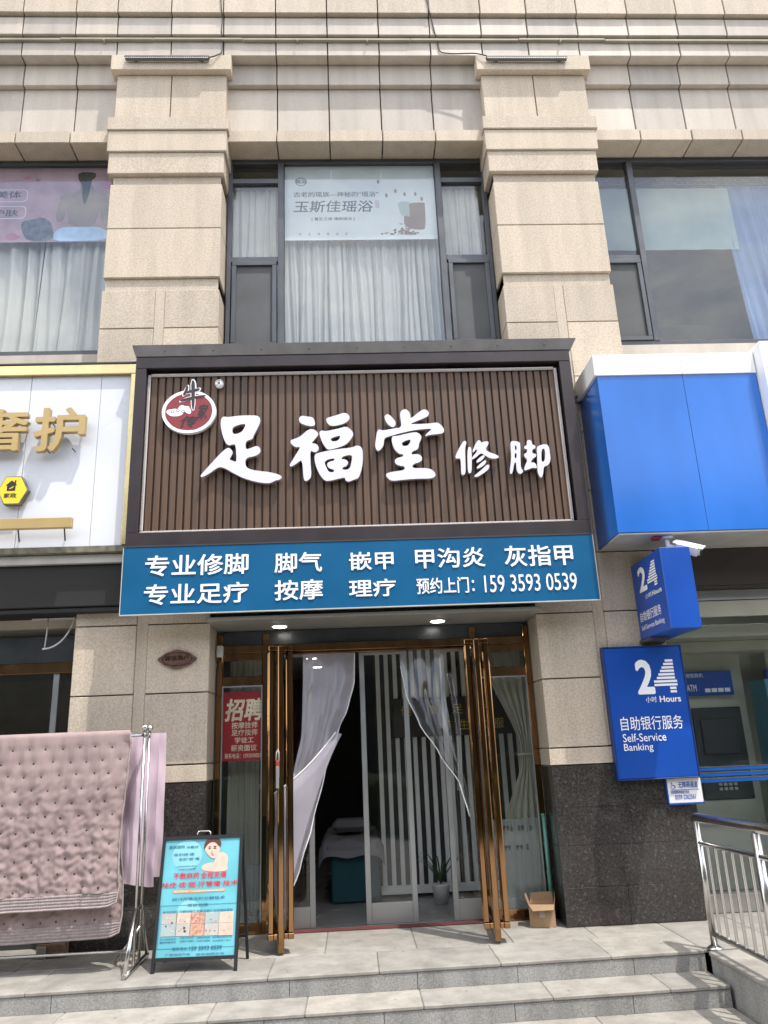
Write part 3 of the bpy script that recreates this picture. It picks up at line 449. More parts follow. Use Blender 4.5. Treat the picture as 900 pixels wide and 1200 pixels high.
def window(x0, x1, z0, z1, mull, trans, vents, y=.35):
    """dark aluminium window: outer frame, mullions at mull, transoms (x0,x1,z), panes; vents = insect-screened casements"""
    b = new(); f = .055
    bx(b, x0, x1, y, y + .09, z1 - f, z1, .003); bx(b, x0, x1, y, y + .09, z0, z0 + f, .003)
    for x in (x0, x1 - f): bx(b, x, x + f, y + .001, y + .088, z0 + f, z1 - f, .003)
    for m in mull: bx(b, m - .038, m + .038, y - .012, y + .085, z0 + f, z1 - f, .004)
    for a, c, z in trans: bx(b, a, c, y + .004, y + .08, z - .035, z + .035, .003)
    wf = obj('window', b, 'winframe', B)
    b = new(); bx(b, x0 + .02, x1 - .02, y + .045, y + .053, z0 + .02, z1 - .02); obj('pane', b, 'glass_up', wf)
    for a, c, v0, v1 in vents:
        b = new(); q = .055
        bx(b, a, c, y - .02, y + .03, v1 - q, v1, .004); bx(b, a, c, y - .02, y + .03, v0, v0 + q, .004)
        for x in (a, c - q): bx(b, x, x + q, y - .019, y + .029, v0 + q, v1 - q, .004)
        bx(b, a + q, c - q, y + .012, y + .02, v0 + q, v1 - q, 0, 1)
        obj('vent_sash', b, ['winframe', 'screen'], wf)
    return wf
window(-1.42, 1.93, 6.28, 9.09, [-.745, 1.30], [(-1.37, -.78, 7.575), (1.34, 1.88, 7.575), (-1.37, -.78, 8.76), (1.34, 1.88, 8.76)], [(-1.35, -.80, 6.34, 7.53), (1.355, 1.87, 6.34, 7.53)])
window(-6.9, -2.82, 6.28, 9.09, [-5.6], [], [])
window(3.30, 7.5, 6.28, 9.09, [3.87, 6.9], [(3.35, 3.83, 7.54)], [(3.33, 3.82, 6.34, 7.50)])

# shopfront: gold surround, sidelights, soffit
b = new()
for x0, x1 in ((-1.43, -1.37), (-.945, -.875), (1.285, 1.355), (1.87, 1.93)): bx(b, x0, x1, .40, .48, 0, 2.90, .004)
bx(b, -1.37, -.945, .405, .475, 2.62, 2.70, .004); bx(b, 1.355, 1.87, .405, .475, 2.62, 2.70, .004)
bx(b, -1.37, 1.87, .39, .46, 2.70, 2.78, .004)
bx(b, -1.37, -.945, .41, .47, 2.36, 2.46, .004); bx(b, 1.355, 1.87, .41, .47, 2.36, 2.46, .004)
for x0, x1 in ((-1.37, -.945), (1.355, 1.87)): bx(b, x0, x1, .41, .47, .0, .10, .004)
sf = obj('door_surround', b, 'gold', B)
for x0, x1 in ((-1.368, -.947), (1.357, 1.868)):
    b = new(); bx(b, x0, x0 + .012, .40, .43, .10, 2.36); bx(b, x1 - .012, x1, .40, .43, .10, 2.36); bx(b, x0 + .012, x1 - .012, .401, .43, 2.346, 2.36); obj('glazing_bead', b, 'silver', sf)

for x0, x1 in ((-1.365, -.95), (1.36, 1.865)):
    b = new(); bx(b, x0, x1, .436, .444, .10, 2.36); obj('sidelight_pane', b, 'glass_door', sf)
b = new(); bx(b, 1.36, 1.865, .433, .4345, .10, .93); f_ = obj('frosted_film', b, 'film', sf)
b = new(); bx(b, -1.365, -.95, .433, .4345, .10, .62); obj('frosted_film', b, 'film', sf)
b = new()
for z, cells in ((.845, [(.04, .05), (.11, .13), (.26, .10), (.38, .05)]), (.66, [(.04, .05), (.11, .10), (.23, .08), (.33, .05)])):
    for x, wd in cells:
        n = max(1, int(wd / .034))
        for k in range(n): text(b, '专业按摩足疗'[(k + int(x * 50)) % 6], 1.38 + x + k * .036, 1.38 + x + k * .036 + .03, z - .026, z + .026, .4315, 0, .03)
obj('film_lettering', b, 'cable', sf)
b = new(); bx(b, -1.37, 1.87, .43, .47, 2.78, 2.93); obj('transom_panel', b, 'machine', sf)
b = new(); bx(b, -1.43, 1.93, -.30, .48, 2.94, 2.975, .002); obj('soffit', b, 'soffit', B)
# open gold doors
def gold_door(hx, hand, ang):
    """leaf built shut along +x from its hinge, swung out to ang"""
    mx = Matrix.Translation((hx, .43, 0)) @ Matrix.Rotation(-ang if hand > 0 else ang, 4, 'Z') @ Matrix.Diagonal((hand, 1, 1, 1))
    b = new(); W, H0, H1 = .92, .02, 2.62
    bx(b, 0, .065, -.028, .028, H0, H1, .006); bx(b, W - .075, W, -.028, .028, H0, H1 + .03, .008)
    bx(b, .065, W - .075, -.024, .024, H1 - .08, H1, .004); bx(b, .065, W - .075, -.024, .024, H0, H0 + .12, .004)
    d = obj('entrance_door', xf(b, mx), 'gold', B)
    b = new(); bx(b, .06, W - .07, -.004, .004, H0 + .1, H1 - .07); obj('pane', xf(b, mx), 'glass_door', d)
    for s in (-1, 1):
        b = new(); y = s * .088
        for x in (W - .035, W - .165): bx(b, x - .024, x + .024, y - .026, y + .026, .17, 2.60, .008)
        for z in (.12, 2.60):
            bx(b, W - .189, W - .011, y - .027, y + .027, z, z + .05, .006)
            for x in (W - .035, W - .165): bx(b, x - .02, x + .02, min(s * .03, y - s * .026), max(s * .03, y - s * .026), z + .004, z + .046, .003)
        bx(b, W - .141, W - .059, y - .01, y + .01, 1.33, 1.36, .003)
        obj('handle', xf(b, mx), 'gold', d)
    return d
gold_door(-.840, 1, R(79.5)); gold_door(1.282, -1, R(85.5))
# inner aluminium sliding doors
def slider(x0, x1, y):
    b = new(); s = .055
    for x in (x0, x1 - s): bx(b, x, x + s, y, y + .035, .012, 2.68, .003)
    bx(b, x0 + s, x1 - s, y + .001, y + .034, 2.65, 2.68, .003); bx(b, x0 + s, x1 - s, y + .001, y + .034, .012, .20, .003)
    d = obj('sliding_door', b, 'silver', B)
    b = new(); bx(b, x0 + s - .01, x1 - s + .01, y + .014, y + .021, .19, 2.66); obj('pane', b, 'glass_door', d)
slider(-.86, -.42, .50); slider(.08, .60, .54); slider(.95, 1.29, .50)
b = new(); bx(b, -.87, 1.28, .49, .60, 2.68, 2.78, .003); obj('door_track', b, 'gold_dark', B); b = new(); bx(b, -.87, 1.28, .50, .60, 0.001, .010); obj('door_track', b, 'silver', B)
# left shop front and bank front
b = new()
bx(b, -7.0, -2.80, .28, .36, 2.55, 2.66, .004, 1); bx(b, -7.0, -2.80, .30, .38, 2.66, 2.93, 0, 0)
for x0, x1 in ((-2.90, -2.80), (-4.1, -4.02), (-5.4, -5.3)): bx(b, x0, x1, .28, .36, 0, 2.55, .004)
bx(b, -3.09, -3.03, .31, .35, 0, 2.55, .003, 3)
bx(b, -7.0, -2.9, .30, .35, 0, .12, .003)
ls = obj('shop_front', b, ['machine', 'gold_dark', 'wooden', 'silver'], B)
b = new(); bx(b, -7.0, -2.9, .325, .333, .12, 2.55); obj('pane', b, 'glass_door', ls)
b = new(); text(b, '护', -3.60, -3.33, 1.62, 1.90, .321, 0, .03); obj('door_lettering', b, 'cable', ls)
b = new()
bx(b, 3.28, 7.6, .27, .36, 3.08, 3.19, .003); bx(b, 3.28, 7.6, .29, .34, 2.90, 3.07, 0, 1)
bx(b, 3.285, 3.36, .28, .35, .18, 2.9, .003); bx(b, 5.35, 5.42, .28, .35, .18, 2.9, .003)
bx(b, 3.28, 7.6, .25, .40, 0.002, .17, .006, 2)
bf = obj('shop_front', b, ['silver', 'bank_wall', 'tread'], B); bf['label'] = 'glass bank front with blue push bars'
b = new(); bx(b, 3.36, 7.6, .310, .318, .18, 2.9); obj('pane', b, 'glass_bank', bf)
b = new()
for z in (1.20, 1.255, 1.31): bx(b, 3.37, 7.5, .275, .30, z, z + .034, .004, 0); bx(b, 3.37, 7.5, .272, .299, z + .036, z + .048, .002, 1)
obj('push_bar', b, ['bank_blue', 'steel'], bf)

# ------------------------------------------------------------------ cornice fittings
t = thing('cable_trunking', 'thin pale cable trunking running along the cornice under the top course', 'cable duct', (0, -.1, 10.62))
xs = [-7.3, -3.55, -2.36, -1.2, 1.0, 2.45, 3.62, 7.6]
b = new()
for i in range(len(xs) - 1): bx(b, xs[i] + .004, xs[i + 1] - .004, -.10 - .004 * (i % 2), -.062, 10.605 + .005 * (i % 3), 10.638 + .005 * (i % 3), .004)
obj('casing', b, 'duct', t)
for x in (-.5, .42, 3.0, -3.0): b = new(); bx(b, x, x + .02, -.12, -.062, 10.575, 10.62, .003); obj('clip', b, 'duct', t)
def cable(name, pts, r, label, m='cable', cat='cable'):
    b = new(); P = []
    for i in range(len(pts) - 1):
        a, c = Vector(pts[i]), Vector(pts[i + 1])
        for k in range(5): P.append(a.lerp(c, k / 5))
    P.append(Vector(pts[-1])); 
    for _ in range(2): P = [P[0]] + [(P[i - 1] + P[i] * 2 + P[i + 1]) / 4 for i in range(1, len(P) - 1)] + [P[-1]]
    tube(b, P, r, 6); return tag(obj(name, b, m), label, cat)
cable('power_cable', [(-1.49, -.165, 11.3), (-1.475, -.165, 11.03), (-1.47, -.112, 10.96), (-1.48, -.112, 10.72), (-1.465, -.074, 10.66), (-1.47, -.074, 10.42), (-1.50, -.10, 10.37), (-1.56, -.12, 10.31), (-1.63, -.12, 10.29)], .008, 'black cable down the cornice to the lamp bar above the pink poster pilaster')
cable('power_cable', [(1.24, -.165, 11.4), (1.27, -.165, 11.03), (1.30, -.112, 10.96), (1.33, -.112, 10.72), (1.36, -.074, 10.66), (1.38, -.074, 10.43), (1.55, -.074, 10.405), (1.85, -.10, 10.39), (2.0, -.12, 10.32)], .008, 'black cable drooping to the lamp bar on the pilaster above the blue fascia')
def lightbar(x0, x1, z, label):
    t = thing('lamp_bar', label, 'wall light', ((x0 + x1) / 2, -.12, z), 'lamp bars on the pilaster caps')
    b = new(); bx(b, x0, x1, -.15, -.095, z, z + .03, .006); bx(b, x0 + .01, x1 - .01, -.148, -.10, z - .022, z - .001, .003); obj('body', b, 'flash', t)
    b = new(); n = 44
    for i in range(n): x = x0 + .02 + (x1 - x0 - .04) * i / (n - 1); bx(b, x - .006, x + .006, -.151, -.1485, z - .017, z - .006)
    obj('lens_row', b, 'whiteplastic', t)
    for x in (x0 + .12, x1 - .12): b = new(); bx(b, x, x + .04, -.12, -.086, z - .02, z + .06, .002); obj('bracket', b, 'winframe', t)
    return t
lb = lightbar(-2.70, -1.62, 10.27, 'slim lamp bar on the cap of the pilaster next to the pink salon poster')
dup(lb, (4.68, 0, 0), 'slim lamp bar on the cap of the pilaster next to the window with blue curtain', 'lamp bars on the pilaster caps')

# ------------------------------------------------------------------ things in the upper windows
def curtain(name, x0, x1, z0, z1, y, m, amp, waves, label, cat, seed=0, lean=0.):
    rnd = random.Random(seed); ph = [rnd.uniform(0, 6.28) for _ in range(6)]
    def fn(u, v):
        x = x0 + (x1 - x0) * u; z = z1; u = u + .05 * mnoise.noise(Vector((u * 5, seed, v * .6))) + .012 * math.sin(v * 3 + u * 8); z = z1 + (z0 - z1) * v
        a = amp * (.5 + .5 * v) * (.75 + .9 * mnoise.noise(Vector((u * 7, seed * 2.1, 0))))
        y_ = y + a * (math.sin(u * waves * 6.28 + ph[0] + .7 * math.sin(u * 9 + ph[1])) + .45 * math.sin(u * waves * 2.3 * 6.28 + ph[2]) + .3 * math.sin(u * 4 * 6.28 + v * 2 + ph[3]))
        return Vector((x + lean * v + .012 * math.sin(v * 5 + u * 20), y_, z))
    b = new(); sheet(b, int(max(60, waves * 14)), 16, fn); return tag(obj(name, b, m, flip=False), label, cat)
curtain('curtain', -.72, .10, 6.3, 8.95, .50, 'sheer', .035, 9, 'white sheer curtain half below the herbal bath poster, near its lettering', 'curtain', 1)
curtain('curtain', .08, 1.28, 6.3, 8.95, .52, 'sheer', .038, 12, 'white sheer curtain half below the herbal bath poster, near its cup picture', 'curtain', 2)
curtain('curtain', -1.40, -.80, 6.3, 8.72, .505, 'sheer', .03, 6, 'narrow pale curtain in the side casement next to the pink poster pilaster', 'curtain', 3)
curtain('curtain', 1.34, 1.84, 6.3, 8.72, .505, 'sheer', .03, 6, 'narrow pale curtain in the side casement beside the cup picture poster', 'curtain', 4)
curtain('curtain', -3.72, -2.78, 6.3, 8.9, .50, 'sheer', .05, 6, 'pale grey curtain panel under the pink salon poster beside the stone pilaster', 'curtain', 5)
curtain('curtain', -6.6, -3.74, 6.3, 8.9, .53, 'sheer', .05, 14, 'wide pale curtain panel under the cut off end of the pink salon poster', 'curtain', 6)
curtain('curtain', 5.15, 6.3, 6.3, 8.86, .62, 'bluecurtain', .05, 7, 'blue curtain gathered at the side of the office window above the blue fascia', 'curtain', 7, .12)
b = new(); sheet(b, 20, 8, lambda u, v: Vector((3.4 + 1.9 * u, .60 + .004 * math.sin(u * 30), 8.80 - .98 * v))); tag(obj('roller_blind', b, 'pale_blind', flip=False), 'pale roller blind lowered halfway in the office window with blue curtain', 'blind')
t = thing('curtain_rail', 'curtain rail with a row of hooks at the top of the office window', 'curtain rail', (5.0, .6, 8.9))
b = new(); bx(b, 3.4, 7.4, .56, .585, 8.93, 8.955); bx(b, 3.4, 7.4, .56, .585, 8.82, 8.835); obj('rail', b, 'winframe', t)
b = new()
for i in range(44): bx(b, 3.45 + i * .09, 3.458 + i * .09, .562, .58, 8.836, 8.93)
bx(b, 3.42, 7.4, .575, .583, 8.90, 8.925); obj('hook_tape', b, 'winframe', t)

W_ = SHAPES['winc']
def boxof(lst, k): return next(q for q in lst if q[0] == k)[1:]
t = thing('window_poster', 'white herbal bath poster with brown cup filling the top of the middle window', 'poster', (.25, .41, 7.88))
x0, x1, z0, z1 = (-.70, 1.255, 7.885, 9.03)
b = new(); bx(b, x0, x1, .407, .4095, z0, z1); obj('sheet', b, 'poster_win', t)
b = new()
for k in ('古老的瑶族—神秘的“瑶浴”', '[ 養生之道 傳統瑶浴 ]'): text(b, k, *boxof(W_, k), .406, 0, .013)
text(b, '玉斯佳瑶浴', *boxof(W_, '玉斯佳瑶浴'), .406, 0, .012, shear=.12)
q = boxof(W_, 'dots')
for i in range(6): text(b, '养生健康美容'[i], q[0] + i * .118, q[0] + i * .118 + .03, q[2], q[3], .406)
obj('lettering', b, 'grey_ink', t)
b = new(); q = boxof(W_, 'logo'); text(b, '瑶浴', q[0], q[1], q[2] + .03, q[3] - .03, .406, 0, .03)
shape(b, [[(q[0] + .07 + .075 * math.cos(a * .2618), q[2] + .06 + .065 * math.sin(a * .2618)) for a in range(24)], [(q[0] + .07 + .066 * math.cos(a * .2618), q[2] + .06 + .056 * math.sin(a * .2618)) for a in range(24)]], .406, .0005)
obj('emblem', b, 'grey_ink', t)
b = new(); q = boxof(W_, '瑶'); text(b, '瑶浴', q[0], q[1], q[2], q[3], .406); obj('seal', b, 'rose_ink', t)
b = new(); q = boxof(W_, 'cup'); x0, x1, z0, z1 = q
shape(b, [smooth_loop([(x0 + .12, z1 - .05), (x0 + .15, z1 - .01), (x1 - .01, z1), (x1, z1 - .03), (x1 - .01, z0 + .03), (x1 - .06, z0), (x0 + .10, z0 + .03), (x0 + .06, z0 + .14)], 1)], .406, .0006)
obj('cup_print', b, 'mug', t)
b = new(); shape(b, [[(x0, z1 - .02), (x0 + .05, z1 + .02), (x0 + .15, z1 + .01), (x0 + .15, z1 - .22), (x0 + .04, z1 - .20)]], .4055, .0004); obj('vapour_print', b, 'pale_blind', t)
b = new(); q = boxof(W_, 'herbs')
for i in range(60):
    a = random.gauss(0, .33); cx = (q[0] + q[1]) / 2 + a * (q[1] - q[0]) * .8; cz = q[2] + abs(random.gauss(0, .3)) * (q[3] - q[2]) * (1 - min(.8, abs(a)))
    r_ = random.uniform(.008, .022); s_ = random.uniform(0, 3)
    shape(b, [[(cx + r_ * math.cos(k * 1.05 + s_) * random.uniform(.6, 1.3), cz + r_ * .7 * math.sin(k * 1.05 + s_)) for k in range(6)]], .405 - .00005 * i, .00004)
for px, pz in ((.52, 8.78), (.62, 8.56), (.74, 8.63), (.86, 8.58), (1.0, 8.58), (1.08, 8.5)):
    shape(b, [[(px - .015, pz - .02), (px + .01, pz - .035), (px + .018, pz + .01), (px, pz + .04), (px - .018, pz + .015)]], .405, .0004)
obj('herb_print', b, 'herb', t)

t = thing('window_poster', 'pink beauty salon poster with a woman seen from behind in the upper window', 'poster', (-4.5, .41, 7.9))
b = new(); bx(b, -6.85, -2.84, .407, .4095, 7.90, 9.03); obj('sheet', b, 'poster_pink', t)
b = new()
for k in ('美体', '护肤'): text(b, k, *boxof(SHAPES['winl'], k), .4045, 0, .01)
obj('lettering', b, 'grey_ink', t)
b = new()
for zz in (8.505, 8.25):
    x0, x1, z0, z1 = -4.9, -3.97, zz, zz + .19; L = []
    for cx, cz, a0 in ((x1 - .06, z1 - .06, 0), (x0 + .06, z1 - .06, 90), (x0 + .06, z0 + .06, 180), (x1 - .06, z0 + .06, 270)):
        for k in range(5): L.append((cx + .06 * math.cos(R(a0 + k * 22.5)), cz + .06 * math.sin(R(a0 + k * 22.5))))
    cx, cz = (x0 + x1) / 2, (z0 + z1) / 2
    shape(b, [L, [(cx + (p[0] - cx) * .985, cz + (p[1] - cz) * .92) for p in L]], .405, .0004)
obj('pill_outline', b, 'printwhite', t)
b = new(); shape(b, [SHAPES['winl_back']], .4055, .0005, it=1); obj('back_print', b, 'back_skin', t)
b = new(); shape(b, [SHAPES['winl_hair']], .4045, .0005, it=1); obj('hair_print', b, 'hair2', t)
b = new(); shape(b, [SHAPES['winl_towel']], .4040, .0005, it=1); obj('towel_print', b, 'towel', t)
b = new(); shape(b, [SHAPES['winl_bowl']], .4050, .0005, it=1); obj('bowl_print', b, 'bowl', t)
b = new()
for cx, cz, r_ in ((-4.0, 8.88, .05), (-3.86, 8.84, .035), (-2.95, 8.75, .10), (-4.5, 8.0, .16), (-4.1, 7.98, .09)):
    shape(b, [[(cx + r_ * math.cos(k * .52) * random.uniform(.7, 1.2), cz + r_ * .7 * math.sin(k * .52) * random.uniform(.7, 1.2)) for k in range(12)]], .4062, .0004, it=1)
obj('petal_print', b, 'rose_ink', t)
# ------------------------------------------------------------------ the brown shop sign
S = SHAPES
t = thing('shop_sign', 'large dark brown slatted shop sign with white brush lettering and round red logo', 'shop sign', (.13, -.05, 3.69))
F0, F1, Z0, Z1 = -2.235, 2.505, 3.69, 5.815
b = new()
bx(b, F0, F1, -.40, -.05, Z0, Z0 + .15, .006); bx(b, F0, F1, -.40, -.05, Z1 - .135, Z1, .006)
bx(b, F0, F0 + .115, -.398, -.05, Z0 + .15, Z1 - .135, .004); bx(b, F1 - .125, F1, -.398, -.05, Z0 + .15, Z1 - .135, .004)
bx(b, F0 + .02, F1 - .02, -.20, -.06, Z0 + .02, Z1 - .02)
obj('frame', b, 'brown', t)
b = new()                                                # sloping metal flashing along the top edge, mitred at the corners
v = [b.verts.new(p) for p in ((F0 - .045, -.43, Z1 + .13), (F1 + .085, -.43, Z1 + .13), (F1 + .02, -.405, Z1 + .004), (F0 - .005, -.405, Z1 + .004), (F0 - .045, .33, Z1 + .15), (F1 + .085, .33, Z1 + .15), (F1 + .02, .33, Z1 + .004), (F0 - .005, .33, Z1 + .004))]
for q in ((0, 1, 2, 3), (4, 5, 1, 0), (7, 6, 5, 4), (3, 2, 6, 7), (0, 3, 7, 4), (1, 5, 6, 2)): b.faces.new([v[i] for i in q])
for i in range(9): bx(b, F0 + .3 + i * .52, F0 + .312 + i * .52, -.43, -.41, Z1 + .06, Z1 + .07)
obj('flashing', b, 'flash', t)
b = new(); x = F0 + .155; i = 0
while x < F1 - .21:
    bx(b, x, x + .062, -.31, -.20, Z0 + .16, Z1 - .20, .004); x += .0806; i += 1
bx(b, F0 + .13, F1 - .14, -.275, -.20, Z0 + .155, Z1 - .19, 0)
obj('slat_panel', b, 'slats', t)
b = new()                                                # beaded light strip round the panel
def beads(x0, x1, z0, z1, step=.026):
    bx(b, x0, x1, -.335, -.31, z0, z1, .003)
    n = int(max(x1 - x0, z1 - z0) / step)
    for k in range(n):
        u = (k + .5) / n
        if x1 - x0 > z1 - z0: cx, cz = x0 + (x1 - x0) * u, (z0 + z1) / 2
        else: cx, cz = (x0 + x1) / 2, z0 + (z1 - z0) * u
        bx(b, cx - .007, cx + .007, -.345, -.336, cz - .007, cz + .007)
beads(F0 + .118, F0 + .148, Z0 + .185, Z1 - .185); beads(F1 - .175, F1 - .145, Z0 + .185, Z1 - .185); beads(F0 + .118, F1 - .145, Z0 + .152, Z0 + .182); beads(F0 + .15, F1 - .178, Z1 - .20, Z1 - .17)
obj('light_strip', b, 'led', t)
b = new()
bx(b, F0, F1, -.405, -.401, Z0 - .004, Z0 + .012)
obj('drip_edge', b, 'cable', t)
for g_ in S['glyphs']:
    b = new(); shape(b, g_, -.385, .045, 0, 2, 1)
    obj('character', b, ['white_letter', 'letter_side'], t)
c0, ex, ey = S['emblem_c']; rx, rz = ex[0] - c0[0], ey[1] - c0[1]
def ell(kx, n=40, jit=0.): return [(c0[0] + rx * kx * (1 + random.uniform(-jit, jit)) * math.cos(2 * math.pi * i / n), c0[1] + rz * kx * (1 + random.uniform(-jit, jit)) * math.sin(2 * math.pi * i / n)) for i in range(n)]
b = new(); shape(b, [ell(1)], -.375, .05); em = obj('emblem', b, 'printwhite', t)
b = new(); shape(b, [ell(.87, 40, .012)], -.3765, .0012, it=1); obj('seal_field', b, 'red_seal', em)
b = new(); shape(b, S['cloud'], -.378, .001, it=2)
obj('cloud', b, 'printwhite', em)
b = new()
def grow(lp, k):
    cx = sum(p[0] for p in lp) / len(lp); cz = sum(p[1] for p in lp) / len(lp); return [(cx + (p[0] - cx) * k + (.008 if p[0] > cx else -.008), cz + (p[1] - cz) * k + (.008 if p[1] > cz else -.008)) for p in lp]
for i, lp in enumerate(S['niu']): shape(b, [grow(lp, 1.02)], -.3785 - i * .0001, .0508 if i == 2 else .012, it=1)
obj('brush_edge', b, 'printwhite', em)
b = new()
for i, lp in enumerate(S['niu']): shape(b, [lp], -.381 - i * .0001, .0015, it=1)
for k in ('jia', 'chuan'):
    p, q = S[k]; text(b, '家' if k == 'jia' else '传', p[0], q[0], q[1], p[1], -.3785, 0, .015, shear=.25)
for k in range(3):
    cx, cz = S['cloud'][0][0][0] + .07 + k * .055, S['cloud'][0][0][1] + .002 + .012 * (k % 2); shape(b, [[(cx + .02 * math.cos(a * .4), cz + .014 * math.sin(a * .4)) for a in range(15)], [(cx + .014 * math.cos(a * .4), cz + .009 * math.sin(a * .4)) for a in range(15)]], -.3792, .0006)
obj('brush_lettering', b, 'ink', em)
(rx0, rz0), (rx1, _) = S['reg']; rr = rx1 - rx0
b = new(); shape(b, [[(rx0 + rr * math.cos(a * .2618), rz0 + rr * math.sin(a * .2618)) for a in range(24)]], -.37, .045); shape(b, [[(rx0 + rr * .86 * math.cos(a * .2618), rz0 + rr * .86 * math.sin(a * .2618)) for a in range(24)], [(rx0 + rr * .74 * math.cos(a * .2618), rz0 + rr * .74 * math.sin(a * .2618)) for a in range(24)]], -.372, .001, 1)
text(b, 'R', rx0 - rr * .36, rx0 + rr * .42, rz0 - rr * .45, rz0 + rr * .45, -.372, 0, .02, 1)
obj('registered_mark', b, ['printwhite', 'ink'], t)

# blue service board hung under it
t = thing('service_board', 'blue banner board listing foot care services and phone number under the brown sign', 'sign board', (.13, -.38, 3.0))
b = new(); bx(b, -2.24, 2.505, -.40, -.375, 3.01, 3.683, .002); obj('panel', b, 'blue_board', t)
b = new(); bx(b, -2.245, 2.51, -.408, -.372, 2.998, 3.009, .001); bx(b, -2.247, -2.240, -.406, -.374, 3.009, 3.683); bx(b, 2.505, 2.512, -.406, -.374, 3.009, 3.683); obj('edge_strip', b, 'ledge', t)
for s_, x0, x1, z0, z1 in S['blue']:
    if '159' in s_: bd = .004
    else: bd = .014
    b = new(); text(b, s_, x0, x1, z0, z1, -.4065, .004, bd); obj('lettering', b, 'printwhite', t)
for x in (-1.2, .2, 1.6): b = new(); bx(b, x, x + .03, -.374, -.05, 3.6, 3.63); obj('hanger', b, 'winframe', t)

# ------------------------------------------------------------------ the white and gold sign next door
t = thing('shop_sign', 'white shop sign with raised gold letters, gold edging and yellow hexagon badge', 'shop sign', (-4.7, -.05, 3.70))
b = new()
for x0, x1 in ((-7.0, -4.903), (-4.897, -3.403), (-3.397, -2.652), (-2.648, -2.325)): bx(b, x0, x1, -.21, -.06, 3.765, 5.70, .002)
obj('panel', b, 'board_white', t)
b = new(); bx(b, -7.05, -2.262, -.262, -.06, 5.70, 5.815, .006); bx(b, -2.322, -2.262, -.261, -.06, 3.765, 5.698, .006); obj('trim', b, 'brass', t)
b = new(); bx(b, -7.05, -2.262, -.235, -.06, 3.695, 3.763, .004); obj('bottom_trim', b, 'moss', t)
b = new(); bx(b, -7.05, -2.262, -.272, .3, 5.816, 5.835); obj('cap_strip', b, 'cable', t)
for k, s_ in (('护', '护'), ('奢', '奢')):
    q = boxof(S['white'], k); b = new(); text(b, s_, *q, -.36, .065, .022)
    c_ = obj('character', b, 'goldletter', t)
    for px, pz in ((.25, .08), (.75, .1), (.9, .6), (.3, .7)): x = q[0] + (q[1] - q[0]) * px; z = q[2] + (q[3] - q[2]) * pz; b = new(); tube(b, [(x, -.30, z), (x, -.21, z)], .006, 6); obj('stud', b, 'cable', c_)
def hexa(k): return [(-3.44 + k * .145 * math.cos(R(60 * i)), 4.362 + k * .165 * math.sin(R(60 * i))) for i in range(6)]
b = new(); shape(b, [hexa(1.06)], -.30, .075); hb = obj('badge', b, 'moss', t)
b = new(); shape(b, [hexa(1.0)], -.302, .0015); obj('badge_face', b, 'yellow', hb)
b = new(); text(b, '家政', *boxof(S['white'], '家政'), -.3035, 0, .02)
q = boxof(S['white'], 'house'); xm = (q[0] + q[1]) / 2
shape(b, [[(q[0], q[2] + .06), (xm, q[3]), (xm + .03, q[3] - .025), (xm + .03, q[3]), (xm + .045, q[3]), (xm + .045, q[3] - .04), (q[1], q[2] + .06), (q[1] - .015, q[2] + .06), (q[1] - .015, q[2]), (q[0] + .015, q[2]), (q[0] + .015, q[2] + .06)],
          [(xm - .028, q[2] + .02), (xm + .02, q[2] + .055), (xm + .024, q[2] + .04), (xm - .01, q[2] + .02)]], -.3035, .001)
obj('badge_print', b, 'brown', hb)
b = new(); bx(b, -7.0, -2.79, -.37, -.31, 3.925, 4.035, .006); lb_ = obj('light_bar', b, 'goldletter', t)
for x in (-2.87, -3.33, -4.2): b = new(); bar(b, (x, -.33, 3.93), (x - .03, -.20, 3.83), .012, .012); obj('arm', b, 'cable', lb_)
b = new(); bx(b, -7.05, -2.27, -.17, .32, 3.60, 3.690, .004); tag(obj('ledge', b, 'ledge'), 'grey metal ledge under the white and gold sign', 'ledge')
t = thing('roller_shutter', 'black roller shutter box under the white sign of the neighbouring shop', 'shutter', (-4.6, 0, 3.1))
b = new(); bx(b, -7.05, -2.27, -.12, .28, 3.16, 3.597, .01); obj('box', b, 'shutter', t)
b = new(); bx(b, -7.05, -2.29, -.10, .26, 3.105, 3.155, .008); obj('bottom_bar', b, 'shutter', t)
b = new(); pts = [Vector((-2.90 - .28 * math.sin(k / 9 * 1.5), .15, 2.94 - .5 * (k / 9) ** .7 + .0)) for k in range(10)]
pts = [(-2.86 - .30 * (k / 14) ** 1.6, .13, 3.11 - .33 * math.sin(k / 14 * 1.57)) for k in range(15)]; tube(b, pts, .009, 8); tube(b, [(-3.14, .13, 2.785), (-3.13, .13, 2.95), (-3.13, .14, 3.10)], .007, 8)
tag(obj('hanging_cord', b, 'rope'), 'white cord looping down from under the black shutter box', 'cord')
b = new(); bx(b, -3.3, -2.85, .14, .20, 3.085, 3.10, .003); tag(obj('fluorescent_tube', b, 'rope'), 'short white strip light under the black shutter box', 'light')
